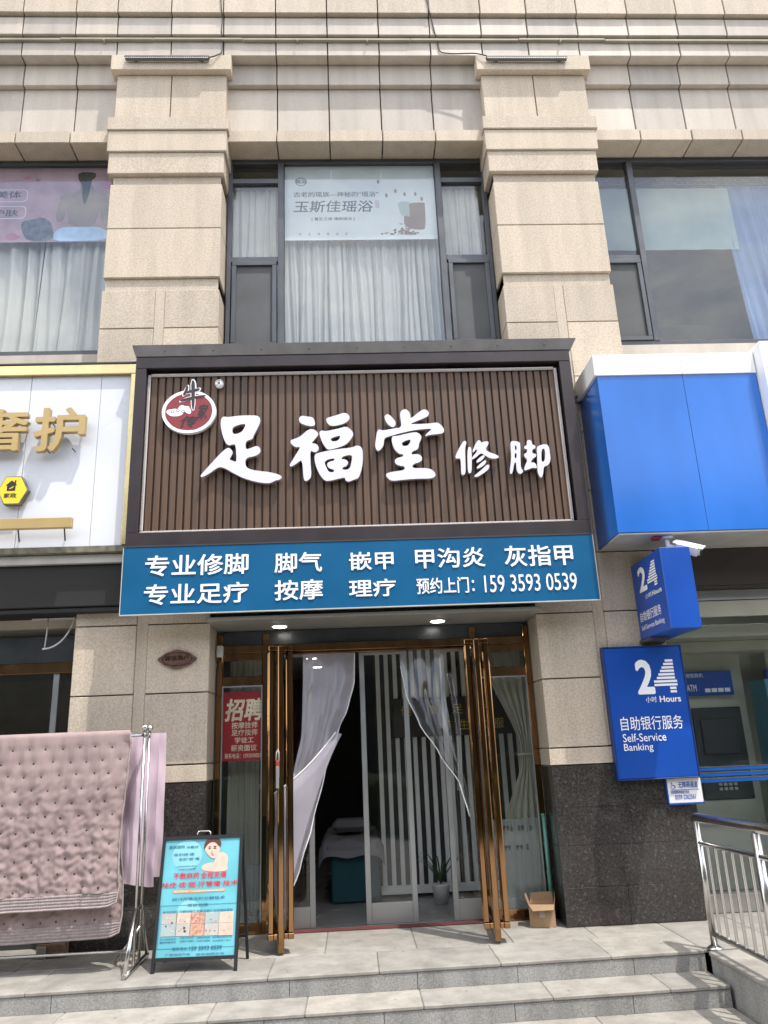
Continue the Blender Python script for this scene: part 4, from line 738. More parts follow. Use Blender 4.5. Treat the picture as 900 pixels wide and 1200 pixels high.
# ------------------------------------------------------------------ the bank's fascia, signs and camera
t = thing('bank_fascia', 'plain bright blue bank fascia with white top band', 'fascia', (4.5, -.1, 3.62))
b = new()
v = lambda x, y, z: b.verts.new((x, y, z))
bx(b, 2.69, 3.612, -.65, .28, 3.625, 5.355, .003); bx(b, 3.616, 4.42, -.65, .28, 3.625, 5.355, .003); obj('panel', b, 'bank_blue', t)
b = new(); bx(b, 2.66, 3.612, -.665, .28, 5.357, 5.60, .004); bx(b, 3.616, 4.42, -.665, .28, 5.357, 5.60, .004); obj('top_band', b, 'white', t)
b = new(); bx(b, 2.70, 7.6, -.64, .27, 3.605, 3.622, .002); obj('underside', b, 'ledge', t)
b = new(); bx(b, 4.43, 7.6, -.80, .28, 3.61, 5.66, .004); obj('end_panel', b, 'white', t)
b = new(); bx(b, 4.475, 7.5, -.812, -.801, 3.66, 5.37, .002); obj('end_face', b, 'bank_blue', t)
b = new(); bx(b, 3.285, 7.6, .02, .27, 3.20, 3.60, .008); bx(b, 3.285, 7.6, .05, .25, 3.192, 3.199); tag(obj('roller_shutter', b, 'shutter_brown'), 'dark brown roller shutter box above the bank window under the blue fascia', 'shutter')
t = thing('pipe_bracket', 'two short pipes on the stone between the brown sign and the blue fascia', 'pipe', (2.62, -.05, 5.3))
b = new(); tube(b, [(2.52, -.02, 5.42), (2.80, -.02, 5.42)], .018, 8); tube(b, [(2.53, -.04, 5.30), (2.62, -.04, 5.34), (2.80, -.04, 5.33)], .014, 8); obj('pipe', b, 'winframe', t)

t = thing('projecting_sign', 'blue box sign for self service banking sticking out above the flat one', 'sign', (3.15, 0, 2.60))
b = new(); bx(b, 3.003, 3.30, -.835, -.03, 2.632, 3.418, .006); obj('box', b, 'bank_sign', t)
b = new(); bx(b, 3.05, 3.26, -.028, .012, 2.60, 3.35); bx(b, 3.0, 3.2, -.3, .005, 2.60, 2.628); obj('bracket', b, 'machine', t)
ML = Matrix(((0, 0, -1, 3.0), (-1, 0, 0, 0), (0, 1, 0, 0), (0, 0, 0, 1)))       # x -> -Y, y -> Z, facing -X
def four(bm, x0, x1, z0, z1, y, mx=None):
    """a figure 4 cut into stripes"""
    n = 10; H = z1 - z0; W = x1 - x0
    for i in range(n):
        a = z0 + H * i / n; c = a + H / n * .66; f = (i + .3) / n
        if f < .15: l, r = .66, .93
        elif f < .36: l, r = .0, 1.0
        else: l, r = .08 + .54 * (f - .36) / .6, .93
        rect(bm, x0 + W * l, x0 + W * r, a, c, y, 0, .0015, mx)
b = new(); text(b, '2', .20, .42, 3.09, 3.345, .003, 0, .03, mx=ML); four(b, .44, .70, 3.09, 3.345, .003, ML)
text(b, '小时', .33, .50, 3.005, 3.055, .003, 0, .008, mx=ML); text(b, 'Hours', .52, .76, 3.005, 3.055, .003, 0, .02, mx=ML)
text(b, '自助银行服务', .12, .68, 2.80, 2.90, .003, 0, .006, mx=ML); text(b, 'Self-Service Banking', .12, .72, 2.70, 2.765, .003, 0, .004, mx=ML)
obj('lettering', b, 'printwhite', t)
t = thing('wall_sign', 'flat blue wall sign for self service banking with a striped white 24', 'sign', (2.98, 0, 1.28))
b = new(); bx(b, 2.575, 3.375, -.085, -.01, 1.285, 2.555, .005); obj('panel', b, 'bank_sign', t)
b = new(); bx(b, 2.563, 2.574, -.092, -.008, 1.272, 2.568, .002); bx(b, 3.376, 3.387, -.092, -.008, 1.272, 2.568, .002); bx(b, 2.574, 3.376, -.092, -.008, 1.272, 1.284, .002); bx(b, 2.574, 3.376, -.092, -.008, 2.556, 2.568, .002); obj('frame', b, 'bank_dark', t)
b = new()
for s_, *q in S['bank']:
    if s_ == '4': four(b, 3.057, 3.295, q[2], q[3], -.0885)
    else: text(b, s_, *q, -.0885, 0, {'2': .035, 'Hours': .022, '小时': .006}.get(s_, .004))
obj('lettering', b, 'printwhite', t)
t = thing('access_sign', 'small white wheelchair access notice below the flat blue bank sign', 'notice', (3.22, 0, 1.04))
b = new(); bx(b, 3.062, 3.40, -.04, -.012, 1.045, 1.29, .002); bx(b, 3.055, 3.407, -.041, -.011, 1.028, 1.044, .001, 1); bx(b, 3.050, 3.061, -.041, -.011, 1.044, 1.29, .001, 1); obj('panel', b, ['whiteplastic', 'bank_sign'], t)
b = new()
for s_, *q in S['acc']:
    if s_ == 'icon':
        x0, x1, z0, z1 = q; xm = (x0 + x1) / 2
        for lp in ([(xm - .018, z1 - .012), (xm - .010, z1 - .004), (xm - .003, z1 - .012), (xm - .010, z1 - .02)], [(xm - .015, z1 - .024), (xm - .007, z1 - .024), (xm - .003, z0 + .028), (xm + .012, z0 + .028), (xm + .020, z0 + .006), (xm + .026, z0 + .009), (xm + .017, z0 + .035), (xm - .013, z0 + .035)]): shape(b, [lp], -.0428, .0008)
        shape(b, [[(xm - .002 + .02 * math.cos(a * .3142 + 2.3), z0 + .018 + .02 * math.sin(a * .3142 + 2.3)) for a in range(15)] + [(xm - .002 + .016 * math.cos(a * .3142 + 2.3), z0 + .018 + .016 * math.sin(a * .3142 + 2.3)) for a in range(14, -1, -1)]], -.0428, .0008)
    else: text(b, s_, *q, -.0428, 0, .01)
rect(b, 3.09, 3.37, 1.163, 1.167, -.0428)
obj('lettering', b, 'bank_sign', t)
t = thing('security_camera', 'white bullet security camera under the blue fascia by the projecting sign', 'camera', (3.28, -.5, 3.4))
a_ = Vector((3.275, -.62, 3.475)); c_ = Vector((3.43, -.735, 3.39)); d_ = (c_ - a_).normalized()
b = new(); bar(b, a_, c_, .085, .085); tube(b, [c_ - d_ * .01, c_ + d_ * .02], .036, 14); obj('body', b, 'whiteplastic', t)
b = new(); bar(b, a_ + Vector((0, 0, .05)) - d_ * .02, c_ + Vector((0, 0, .05)) + d_ * .06, .10, .012); obj('hood', b, 'whiteplastic', t)
b = new(); tube(b, [c_ + d_ * .02, c_ + d_ * .028], .030, 14); obj('lens', b, 'machine', t)
b = new(); tube(b, [(3.22, -.54, 3.60), (3.22, -.54, 3.50), (3.28, -.60, 3.47)], .026, 10); tube(b, [(3.22, -.54, 3.60), (3.22, -.54, 3.575)], .06, 14); obj('bracket', b, 'whiteplastic', t)
b = new(); bx(b, 3.07, 3.15, -.58, -.50, 3.57, 3.603, .008); tag(obj('alarm_box', b, 'reddot'), 'small red alarm box under the blue fascia beside the security camera', 'alarm')
# inside the bank
t = thing('cash_machine', 'cash machine with dark recess under a blue header, behind bank glass', 'cash machine', (4.35, 1.4, 0))
b = new(); bx(b, 3.92, 4.72, 1.38, 1.74, 0.001, 2.62, .01); obj('casing', b, 'bank_wall', t)
b = new(); bx(b, 4.02, 4.62, 1.355, 1.378, .95, 1.98, .01); obj('recess', b, 'machine', t)
b = new(); bx(b, 3.86, 4.55, 1.30, 1.375, 2.12, 2.40, .004); hd = obj('header', b, 'bank_sign', t)
b = new(); text(b, '自助取款机', 3.95, 4.2, 2.33, 2.38, 1.296, 0, .01); text(b, 'ATM', 3.98, 4.10, 2.17, 2.25, 1.296, 0, .02)
for k in range(4): rect(b, 4.20 + k * .08, 4.265 + k * .08, 2.155, 2.20, 1.297)
obj('lettering', b, 'printwhite', hd)
b = new(); bx(b, 4.10, 4.52, 1.335, 1.354, 1.45, 1.85, .006); obj('screen', b, 'cable', t)
b = new()
for i in range(4):
    for k in range(3): bx(b, 4.2 + i * .06, 4.245 + i * .06, 1.335, 1.354, 1.05 + k * .05, 1.085 + k * .05, .004)
obj('keypad', b, 'silver', t)
dup(t, (1.12, 0, 0), 'cash machine standing beyond the teal partition, cut by the photo edge')
b = new(); bx(b, 4.74, 4.95, .92, 1.30, .001, 2.26, .006); tag(obj('partition', b, 'tealpanel'), 'teal partition between the two cash machines', 'partition')
b = new(); bx(b, 3.1, 7.5, .62, .98, 2.72, 2.86, .006); bx(b, 3.1, 7.5, 1.0, 1.3, 2.60, 2.72, .006); kind(obj('bank_ceiling_step', b, 'bank_wall'), 'structure')

# ------------------------------------------------------------------ plain building added out of view, only for glass and metal to reflect
t = thing('added_building', 'added dark plain building behind the camera, unseen, for glass and metal to reflect', 'building', (0, -34, -.45))
b = new(); bx(b, -70, 70, -44, -34, -.45, 15, .05); obj('wall', b, 'street', t)
b = new()
for k in range(4): bx(b, -69, 69, -33.99, -33.9, .3 + k * 3.6, 2.9 + k * 3.6)
obj('window_band', b, 'machine', t)

t = thing('strip_light', 'lit white strip light on the bank lobby ceiling', 'ceiling light', (4.2, 1.0, 3.15))
b = new(); bx(b, 3.7, 4.9, .50, .60, 3.15, 3.195, .004); obj('housing', b, 'whiteplastic', t)
b = new(); bx(b, 3.72, 4.88, .51, .59, 3.135, 3.149); obj('diffuser', b, lamp_mat('strip_glow', (.95, .98, 1.0), 8), t)

b = new()
def added_hedge_fn(u, v):
    x = -45 + 90 * u; a = v * math.pi; n_ = mnoise.noise(Vector((x * .8, v * 4, 1))) * .18 + mnoise.noise(Vector((x * 3, v * 9, 2))) * .10
    return Vector((x, -12.6 - math.cos(a) * (.55 + n_), -.45 + (1.45 + .5 * mnoise.noise(Vector((x * .35, 0, 4))) + n_) * min(1, math.sin(a) * 1.8) + .001))
sheet(b, 900, 24, added_hedge_fn); tag(obj('added_hedge', b, 'added_hedge', flip=False), 'added dark clipped shrub row behind the camera, unseen, for doors to mirror', 'added_hedge')  # added out of view to give the gold doors something dark to reflect
# ------------------------------------------------------------------ on the stone and in the doorway
t = thing('house_plaque', 'small carved brown oval plaque on the stone above the red poster', 'plaque', (-1.757, 0, 2.52))
P_ = []
for k in range(48):
    a = 2 * math.pi * k / 48; r_ = 1 + .06 * math.cos(4 * a) + .03 * math.cos(8 * a); P_.append((-1.757 + .178 * r_ * math.cos(a), 2.612 + .088 * r_ * math.sin(a)))
b = new(); shape(b, [P_], -.018, .03); obj('board', b, 'carved', t)
b = new(); text(b, '诚信商户', -1.88, -1.64, 2.60, 2.65, -.022, .004, .01)
shape(b, [[(-1.757 + .15 * math.cos(a * .2618), 2.612 + .068 * math.sin(a * .2618)) for a in range(24)], [(-1.757 + .143 * math.cos(a * .2618), 2.612 + .062 * math.sin(a * .2618)) for a in range(24)]], -.021, .004); obj('relief', b, 'gold_dark', t)
t = thing('junction_box', 'small white plastic box on the door frame above the red poster', 'junction box', (-1.40, .36, 2.6))
b = new(); bx(b, -1.425, -1.36, .33, .398, 2.66, 2.78, .006); obj('case', b, 'whiteplastic', t)
b = new(); tube(b, [(-1.395, .37, 2.66), (-1.42, .385, 2.6), (-1.43, .393, 2.4), (-1.43, .393, 1.2), (-1.43, .393, .3)], .007, 6); obj('wire', b, 'cable', t)
t = thing('hiring_poster', 'red recruitment poster with gilt characters stuck on the glass beside the gold doors', 'poster', (-1.137, .43, 1.6))
b = new(); bx(b, -1.36, -.915, .4305, .432, 1.605, 2.30); obj('sheet', b, 'poster_red', t)
b = new()
for s_, *q in S['red']:
    if s_ in ('paper', '招聘'): continue
    text(b, s_, *q, .4295, 0, .008)
obj('lettering', b, 'gilt', t)
b = new(); text(b, '招聘', *boxof(S['red'], '招聘'), .4285, 0, .03, shear=.18); obj('headline', b, 'gilt', t)
t = thing('padlock', 'red and white lock hanging on the gold door handle by the strip curtain', 'lock', (-.75, -.48, 1.35))
b = new(); bx(b, -.716, -.684, -.52, -.498, 1.45, 1.60, .006); obj('body', b, 'reddot', t)
b = new(); bx(b, -.714, -.686, -.526, -.522, 1.36, 1.55, .001); obj('label', b, 'silver', t)
b = new(); tube(b, [(-.715, -.51, 1.60), (-.712, -.50, 1.67), (-.70, -.49, 1.70), (-.688, -.50, 1.67), (-.685, -.51, 1.60)], .006, 8); obj('shackle', b, 'silver', t)
b = new(); bx(b, -.70, 1.25, .36, .485, .001, .010, .002); tag(obj('door_mat', b, 'redmat'), 'thin dark red strip mat across the doorway', 'mat')
t = thing('cardboard_box', 'open cardboard carton on the step beside the dark granite base', 'carton', (1.75, .1, .0))
mx = Matrix.Translation((1.755, .16, .002)) @ Matrix.Rotation(R(-14), 4, 'Z')
b = new()
for x0, x1, y0, y1 in ((-.12, .12, -.09, -.085), (-.12, .12, .085, .09), (-.12, -.115, -.085, .085), (.115, .12, -.085, .085)): bx(b, x0, x1, y0, y1, 0, .19)
bx(b, -.115, .115, -.085, .085, 0, .005)
obj('carton_body', xf(b, mx), 'carton', t)
def flap(pts):
    b = new(); f = [b.verts.new(p) for p in pts]; b.faces.new(f); r_ = bmesh.ops.extrude_face_region(b, geom=b.faces[:]); 
    for v in [g for g in r_['geom'] if isinstance(g, bmesh.types.BMVert)]: v.co += Vector((.003, .002, .003))
    obj('flap', xf(b, mx), 'carton_in', t)
b = new(); bx(b, -.025, .025, -.0925, -.0905, .08, .19); obj('tape', xf(b, mx), 'ledge', t)
flap([(-.12, -.09, .19), (-.12, .09, .19), (-.15, .08, .27), (-.15, -.08, .27)]); flap([(.12, -.09, .19), (.12, .09, .19), (.125, .07, .28), (.13, -.05, .25)])
flap([(-.12, -.09, .19), (.12, -.09, .19), (.11, -.17, .16), (-.08, -.17, .15)]); flap([(-.11, .09, .19), (.11, .09, .19), (.10, .12, .27), (-.10, .12, .26)])
b = new(); tube(b, [(1.895, .33, .002), (1.90, .36, .95)], .019, 12); tube(b, [(1.90, .36, .95), (1.90, .36, .97)], .021, 12)
for z in (.18, .42, .68): tube(b, [(1.896, .337 + z * .03, z), (1.896, .338 + z * .03, z + .02)], .0205, 12)
tag(obj('green_pole', b, 'green'), 'green pole leaning in the corner behind the cardboard carton', 'pole')
def downlight(x, y, z, label, group):
    t = thing('downlight', label, 'ceiling light', (x, y, z), group)
    b = new(); tube(b, [(x, y, z - .012), (x, y, z)], .088, 24); obj('trim_ring', b, 'whiteplastic', t)
    b = new(); tube(b, [(x, y, z - .016), (x, y, z - .0125)], .07, 24); obj('diffuser', b, 'lamp', t)
    return t
d = downlight(-.74, .13, 2.938, 'round downlight in the door soffit under the start of the blue board', 'downlights over the entrance')
dup(d, (1.66, 0, 0), 'round downlight in the door soffit below the phone number on the blue board', 'downlights over the entrance')
d = downlight(-.62, 1.3, 2.955, 'round ceiling light inside the parlour, nearest behind the strip curtain', 'ceiling lights inside the parlour')
for k, (dx, dy, l) in enumerate(((.02, .9, 'round ceiling light inside the parlour, second in the row'), (.05, 1.9, 'round ceiling light inside the parlour, third in the row'), (.08, 3.1, 'round ceiling light inside the parlour, deepest in the row'))): dup(d, (dx, dy, 0), l, 'ceiling lights inside the parlour')

# strip curtains blown aside
b = new()
top = [(-.515, 2.66), (.03, 2.66)]
RE = [(2.66, .03), (2.35, .02), (2.10, -.05), (1.85, -.16), (1.45, -.30), (1.0, -.42), (.65, -.53), (.32, -.66)]
LEe = [(2.66, -.515), (2.35, -.515), (2.10, -.52), (1.85, -.525), (1.45, -.60), (1.0, -.76), (.65, -.765), (.32, -.745)]
def lerp_tab(tab, z):
    for (z1, a), (z0, c) in zip(tab, tab[1:]):
        if z >= z0: k = (z1 - z) / (z1 - z0); k = k * k * (3 - 2 * k) * .5 + k * .5; return a + (c - a) * k
    return tab[-1][1]
def fn(u, v):
    z = 2.66 - 2.36 * v; a = lerp_tab(LEe, z); c = lerp_tab(RE, z)
    y = .36 - .62 * min(1, v * 1.25) ** 1.4 * (1 - .35 * u) + .02 * math.sin(u * 14 + v * 3) * (.3 + v) + .05 * mnoise.noise(Vector((u * 5, v * 1.5, 3))) * v + .014 * mnoise.noise(Vector((u * 16, v * 3, 7))) * min(1, v * 3)
    return Vector((a + (c - a) * u, y, z - .06 * math.sin(u * 3.14) * v))
sheet(b, 40, 60, fn); t1 = tag(obj('strip_curtain', b, 'milky', flip=False), 'milky plastic door curtain swept aside towards the red poster', 'door curtain')
b = new(); P_ = [fn(1, v / 30) + Vector((.002, -.004, 0)) for v in range(31)]; tube(b, P_, .006, 6); e = obj('hem', b, 'whiteplastic', t1)
def fold(u, v):                                           # the turned-over lap across the sheet
    z = 1.84 - .54 * u - .05 * math.sin(u * 3.14); x = -.175 - .585 * u; w_ = .02 + .30 * u
    p = Vector((x, .02 - .22 * u, z)); q = Vector((x + .06 - .02 * u, -.01 - .25 * u, z - w_ - .9 * u * u * v))
    return p.lerp(q, v) + Vector((0, -.02 * math.sin(v * 3.14), 0))
b = new(); sheet(b, 24, 10, fold); obj('lap', b, 'milky', t1, flip=False)
b = new(); tube(b, [fold(u / 20, 0) + Vector((0, -.004, .002)) for u in range(21)], .007, 6); obj('lap_hem', b, 'whiteplastic', t1)
b = new()
RL = [(2.66, .50), (2.2, .56), (1.9, .68), (1.6, .86), (1.3, 1.04), (1.0, 1.10), (.3, 1.13)]
RRr = [(2.66, .95), (2.2, .96), (1.9, 1.0), (1.6, 1.04), (1.3, 1.10), (1.0, 1.14), (.3, 1.18)]
def fn2(u, v):
    z = 2.66 - 2.36 * v; a = lerp_tab(RL, z); c = lerp_tab(RRr, z)
    return Vector((a + (c - a) * u, .38 - .5 * min(1, v * 1.2) ** 1.4 + .035 * math.sin(u * 11 + v * 4) * (.2 + v), z))
sheet(b, 36, 50, fn2); t2 = tag(obj('strip_curtain', b, 'clearfilm', flip=False), 'clear plastic door curtain pulled to the leaf in front of the dark plaque', 'door curtain')
b = new(); tube(b, [fn2(0, v / 30) for v in range(2, 22)], .006, 6); obj('hem', b, 'whiteplastic', t2)
b = new(); sheet(b, 10, 24, lambda u, v: Vector((.98 + .05 * math.sin(v * 3) + .07 * u * (1 - v * .4), .25 - .3 * v + .03 * math.sin(u * 6), 2.4 - 1.15 * v))); obj('crease', b, 'clearfilm', t2, flip=False)

# inside the parlour
t = thing('slat_screen', 'white vertical slat screen inside the parlour behind the glass doors', 'screen', (1.3, 2.0, 0))
b = new(); n = 19
for i in range(n): x = .30 + i * .1085; bx(b, x, x + .052, 2.0, 2.05, .12, 2.90, .003)
bx(b, .28, 2.32, 1.995, 2.055, .03, .119, .003); bx(b, .28, 2.32, 1.995, 2.055, 2.901, 2.95, .003)
obj('slats', b, 'slat', t)
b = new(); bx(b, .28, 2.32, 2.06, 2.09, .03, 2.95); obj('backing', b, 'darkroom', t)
t = thing('name_plaque', 'dark hanging board with yellow characters in front of the slat screen', 'plaque', (1.27, 1.95, 1.8))
b = new(); bx(b, .50, 2.03, 1.955, 1.99, 1.79, 2.26, .006); obj('board', b, 'wood_board', t)
b = new()
for i, c in enumerate('健康足疗'): text(b, c, .60 + i * .32, .73 + i * .32, 2.05, 2.17, 1.952, 0, .006)
for i, c in enumerate('养生馆服'): text(b, c, 1.10 + i * .22, 1.22 + i * .22, 1.86, 1.98, 1.952, 0, .006)
obj('lettering', b, 'yellow_ink', t)
t = thing('massage_bed', 'massage bed with white sheet over teal base in the dark room', 'bed', (.0, 2.4, 0))
b = new(); bx(b, -.30, .26, 1.75, 3.5, .002, .52, .02); obj('base', b, 'tealcloth', t)
def bedsheet(u, v):
    x = -.44 + .76 * u; y = 1.66 + 1.9 * v; e = max(0, abs(u - .5) - .42) / .08; f = max(0, .08 - v) / .08
    return Vector((x, y, .66 - .10 * e - .16 * f + .02 * math.sin(x * 16) * math.sin(y * 9)))
b = new(); sheet(b, 30, 40, bedsheet); bx(b, -.36, .26, 1.72, 3.5, .53, .63, .03); obj('sheet', b, 'linen', t)
b = new(); bx(b, -.30, .18, 2.3, 2.75, .70, .84, .06); obj('pillow', b, 'linen', t)
t = thing('potted_plant', 'thin leaved plant in a white pot at the foot of the slat screen', 'plant', (.93, 1.5, 0))
b = new(); tube(b, [(.93, 1.5, .002), (.93, 1.5, .18), (.93, 1.5, .20)], [.075, .10, .105], 20); obj('pot', b, 'pot', t)
b = new()
for k in range(16):
    a = k * 2.4; L = random.uniform(.35, .75); P0 = Vector((.93, 1.5, .2)); d_ = Vector((math.cos(a), math.sin(a) * .6, 0)); prev = None; row = []
    for j in range(9):
        s_ = j / 8; p = P0 + d_ * (L * .75 * s_) + Vector((0, 0, L * (1.2 * s_ - .75 * s_ * s_))); wd = .014 * (1 - s_ ** 2) + .001; side = Vector((-d_.y, d_.x, 0)); row.append((b.verts.new(p - side * wd), b.verts.new(p + side * wd)))
    for q, r_ in zip(row, row[1:]): b.faces.new((q[0], q[1], r_[1], r_[0]))
obj('foliage', b, 'leaf', t, flip=False)
def tied(name, x0, x1, label, seed, tie_x, tie_z, y=.72):
    rnd = random.Random(seed); ph = rnd.uniform(0, 6)
    def fn(u, v):
        z = 2.75 - 2.6 * v; k = math.exp(-((z - tie_z) / .75) ** 2) if z > tie_z else math.exp(-((z - tie_z) / .5) ** 2) * .65 + .35 * (1 if z > .0 else 1)
        x = x0 + (x1 - x0) * u; xt = tie_x + (x - (x0 + x1) / 2) * .18
        return Vector((x + (xt - x) * min(1, k), y + .03 * math.sin(u * 32 + ph) + .015 * math.sin(u * 67), z))
    b = new(); sheet(b, 90, 40, fn); t = thing(name, label, 'curtain', ((x0 + x1) / 2, y, .15)); obj('drape', b, 'gauze', t, flip=False)
    b = new(); tube(b, [(tie_x + .09 * math.cos(a * .5236), y + .05 * math.sin(a * .5236), tie_z) for a in range(13)], .012, 6, caps=False); obj('tie', b, 'gauze', t)
tied('tied_curtain', 1.40, 2.05, 'cream gauze curtain tied back behind the sidelight next to the slat screen', 3, 1.86, 1.55)
curtain('curtain', -1.34, -1.0, .15, 2.8, .72, 'gauze', .03, 6, 'cream gauze curtain hanging behind the red recruitment poster', 'curtain', 12)
b = new(); bx(b, -1.1, -.9, .85, 1.4, .05, 1.30, .01); t = tag(obj('side_cabinet', b, 'wooden'), 'low wooden cabinet behind the glass below the red poster', 'cabinet')
t = thing('desk_monitor', 'small dark monitor on the cabinet behind the red poster', 'monitor', (-1.0, .9, 1.3)); b = new(); bx(b, -1.08, -.90, .90, .93, 1.36, 1.62, .004); obj('screen', b, 'machine', t); b = new(); bx(b, -1.05, -.92, .88, 1.0, 1.302, 1.36, .004); obj('stand', b, 'silver', t)

# ------------------------------------------------------------------ the rack with bedding
t = thing('drying_rack', 'stainless steel clothes rack holding the quilts', 'rack', (-3.0, -.6, 0))
YA, YB = -.73, -.50; xe = -1.865
for y in (YA, YB): b = new(); tube(b, [(-4.6, y, 1.865), (xe, y, 1.865)], .014, 10); obj('rail', b, 'steel', t)
for X_ in (xe, -4.55):
    for y in (YA + .03, YB - .03): b = new(); tube(b, [(X_, y, .03), (X_, y, 1.90)], .0135, 10); obj('post', b, 'steel', t)
    b = new(); tube(b, [(X_, YA - .02, 1.865), (X_, YB + .02, 1.865)], .013, 10); obj('cross_bar', b, 'steel', t); b = new(); tube(b, [(X_, YA + .03, .45), (X_, YB - .03, .45)], .012, 10)
    obj('cross_bar', b, 'steel', t)
    for y in (YA + .03, YB - .03): b = new(); ball(b, (X_, y, 1.93), .03); obj('finial', b, 'steel', t)
    b = new()
    tube(b, [(X_, -.96, .02), (X_, YA + .03, .46)], .018, 10); tube(b, [(X_, -.26, .02), (X_, YB - .03, .46)], .016, 10); tube(b, [(X_ - .2, YB - .03, .02), (X_, YB - .03, .30)], .014, 10)
    tube(b, [(X_, -.97, .022), (X_, -.25, .022)], .02, 10); obj('foot', b, 'steel', t)
b = new(); tube(b, [(-4.55, -.61, .13), (xe, -.61, .13)], .012, 10); obj('bottom_rail', b, 'steel', t)

def button(ii, jj, dx=.143, dz=.112):
    k = Vector((ii * 3.7, jj * 5.3, .5)); return (ii + .5 * (jj % 2)) * dx + .022 * mnoise.noise(k), jj * dz + .018 * mnoise.noise(k + Vector((9, 4, 2)))
def tuft(u, v, dx=.143, dz=.112):
    """height of a buttoned quilt: staggered buttons pulled in, puffs between them"""
    j = v / dz; d = 9
    for jj in (math.floor(j), math.floor(j) + 1):
        off = .5 * (jj % 2); i = u / dx - off
        for ii in (math.floor(i), math.floor(i) + 1): p = button(ii, jj, dx, dz); d = min(d, math.hypot(p[0] - u, p[1] - v))
    return .015 * (1 - math.exp(-(d / .03) ** 1.3))
def quilt(name, x0, x1, y, ztop, zbot, label, sag, mat_, seed, dirn=1):
    L = ztop - zbot; nu, nv = int((x1 - x0) / .0115), int(L / .0115); rnd = Vector((seed * 3.1, seed, 0))
    root = thing(name, label, 'quilt', ((x0 + x1) / 2, y, zbot), 'quilts hung on the rack')
    def fn(u, v):
        X = x0 + (x1 - x0) * u; s_ = L * v; z = ztop - s_ + sag * (1 - u) * v
        h = tuft(X - x0, s_)
        k = min(1, s_ / .5); wr = mnoise.noise(Vector((X * 5, s_ * 2.0, seed))) * .03 * k + mnoise.noise(Vector((X * 17, s_ * 3.0, seed + 5))) * .015 * (.4 + v) + mnoise.noise(Vector((X * 46, s_ * 5, seed + 2))) * .006 + mnoise.noise(Vector((X * 24 + s_ * 14, s_ * 20 - X * 9, seed + 9))) * .019 * max(0, v - .1)
        edge = math.exp(-((1 - u) / .03) ** 2) * .03
        yy = y - h - wr * 1.0 - .035 * k + edge
        if s_ < .06: yy = y + .06 * (1 - s_ / .06) ** 2 - h - .0; z = ztop + .025 - .025 * (s_ / .06) ** 2 * 1 - .0 - s_ * (s_ / .06) * .4
        return Vector((X + .02 * math.sin(s_ * 4 + seed) * u, yy, z))
    b = new(); sheet(b, nu, nv, fn); obj('padding', b, mat_, root, flip=False)
    b = new(); j = 1
    while j * .112 < L - .02:
        i = 0
        while (i + .5 * (j % 2)) * .143 < (x1 - x0) - .02:
            bu, bv = button(i, j); uu = bu / (x1 - x0); p = fn(uu, bv / L)
            if uu > .01: ball(b, (p.x, p.y - .002, p.z), .009, 0, 1, .5, 1, 8, 5)
            i += 1
        j += 1
    obj('buttons', b, 'button', root)
    b = new(); H = .105                                    # woven border band along the hem
    def hem(u, v):
        p = fn(u, 1.0); return Vector((p.x, p.y * .4 + (y - .045) * .6 - .006 * abs(math.sin(v * 9.4 * 1.5)) - .003 * abs(math.sin(u * (x1 - x0) * 150)), p.z - H * v + (.03 * max(0, u - .97) / .03 * v)))
    sheet(b, nu * 2, 18, hem); obj('border', b, 'quiltband', root, flip=False)
    b = new(); tube(b, [hem(u / 40, 1) for u in range(41)] + [fn(1, 1 - k / 30) + Vector((.004, 0, 0)) for k in range(1, 30)], .009, 6); obj('piping', b, 'quiltband', root)
    return root
quilt('quilt', -4.5, -1.995, YA - .035, 1.89, .615, 'dusty pink buttoned quilt hanging in front on the rack', -.02, 'pinkquilt', 1)
quilt('quilt', -4.45, -2.01, YA + .06, 1.86, .37, 'lower hem of a second dusty pink quilt showing below the front one', -.04, 'pinkquilt', 2)
def sheetfn(u, v):
    X = -2.35 + .575 * u; z = 1.885 - (1.24 + .015 * math.sin(u * 9) + .03 * u) * v
    return Vector((X + .02 * v, YB - .03 - .03 * min(1, v * 3) + .03 * math.sin(u * 15 + v * 2) * min(1, v * 2 + .3) + mnoise.noise(Vector((X * 12, z * 4, 3))) * .02, z))
def backfn(u, v):
    X = -2.35 + .62 * u; z = 1.885 - 1.22 * v; return Vector((X, YB + .045 + .03 * math.sin(u * 12 + 1 + v * 2) + mnoise.noise(Vector((X * 12, z * 4, 8))) * .02, z))
b = new(); sheet(b, 50, 90, sheetfn); sheet(b, 50, 90, backfn); bt = tag(obj('bed_sheet', b, 'pinksheet', flip=False), 'pale pink cotton sheet hanging on the rack behind the quilts', 'sheet')
t = thing('brick', 'old brick lying on the landing under the quilts', 'brick', (-2.75, .2, 0), 'bricks under the quilts')
b = new(); bx(b, -2.88, -2.63, -.12, .0, .002, .115, .006); obj('block', b, 'brick', t)
b = new(); bx(b, -2.87, -2.79, -.135, -.122, .003, .10, .004); obj('mortar', b, 'ledge', t)
dup(t, (-.14, .02, .118), 'old brick lying on top of the other one under the quilts', 'bricks under the quilts')

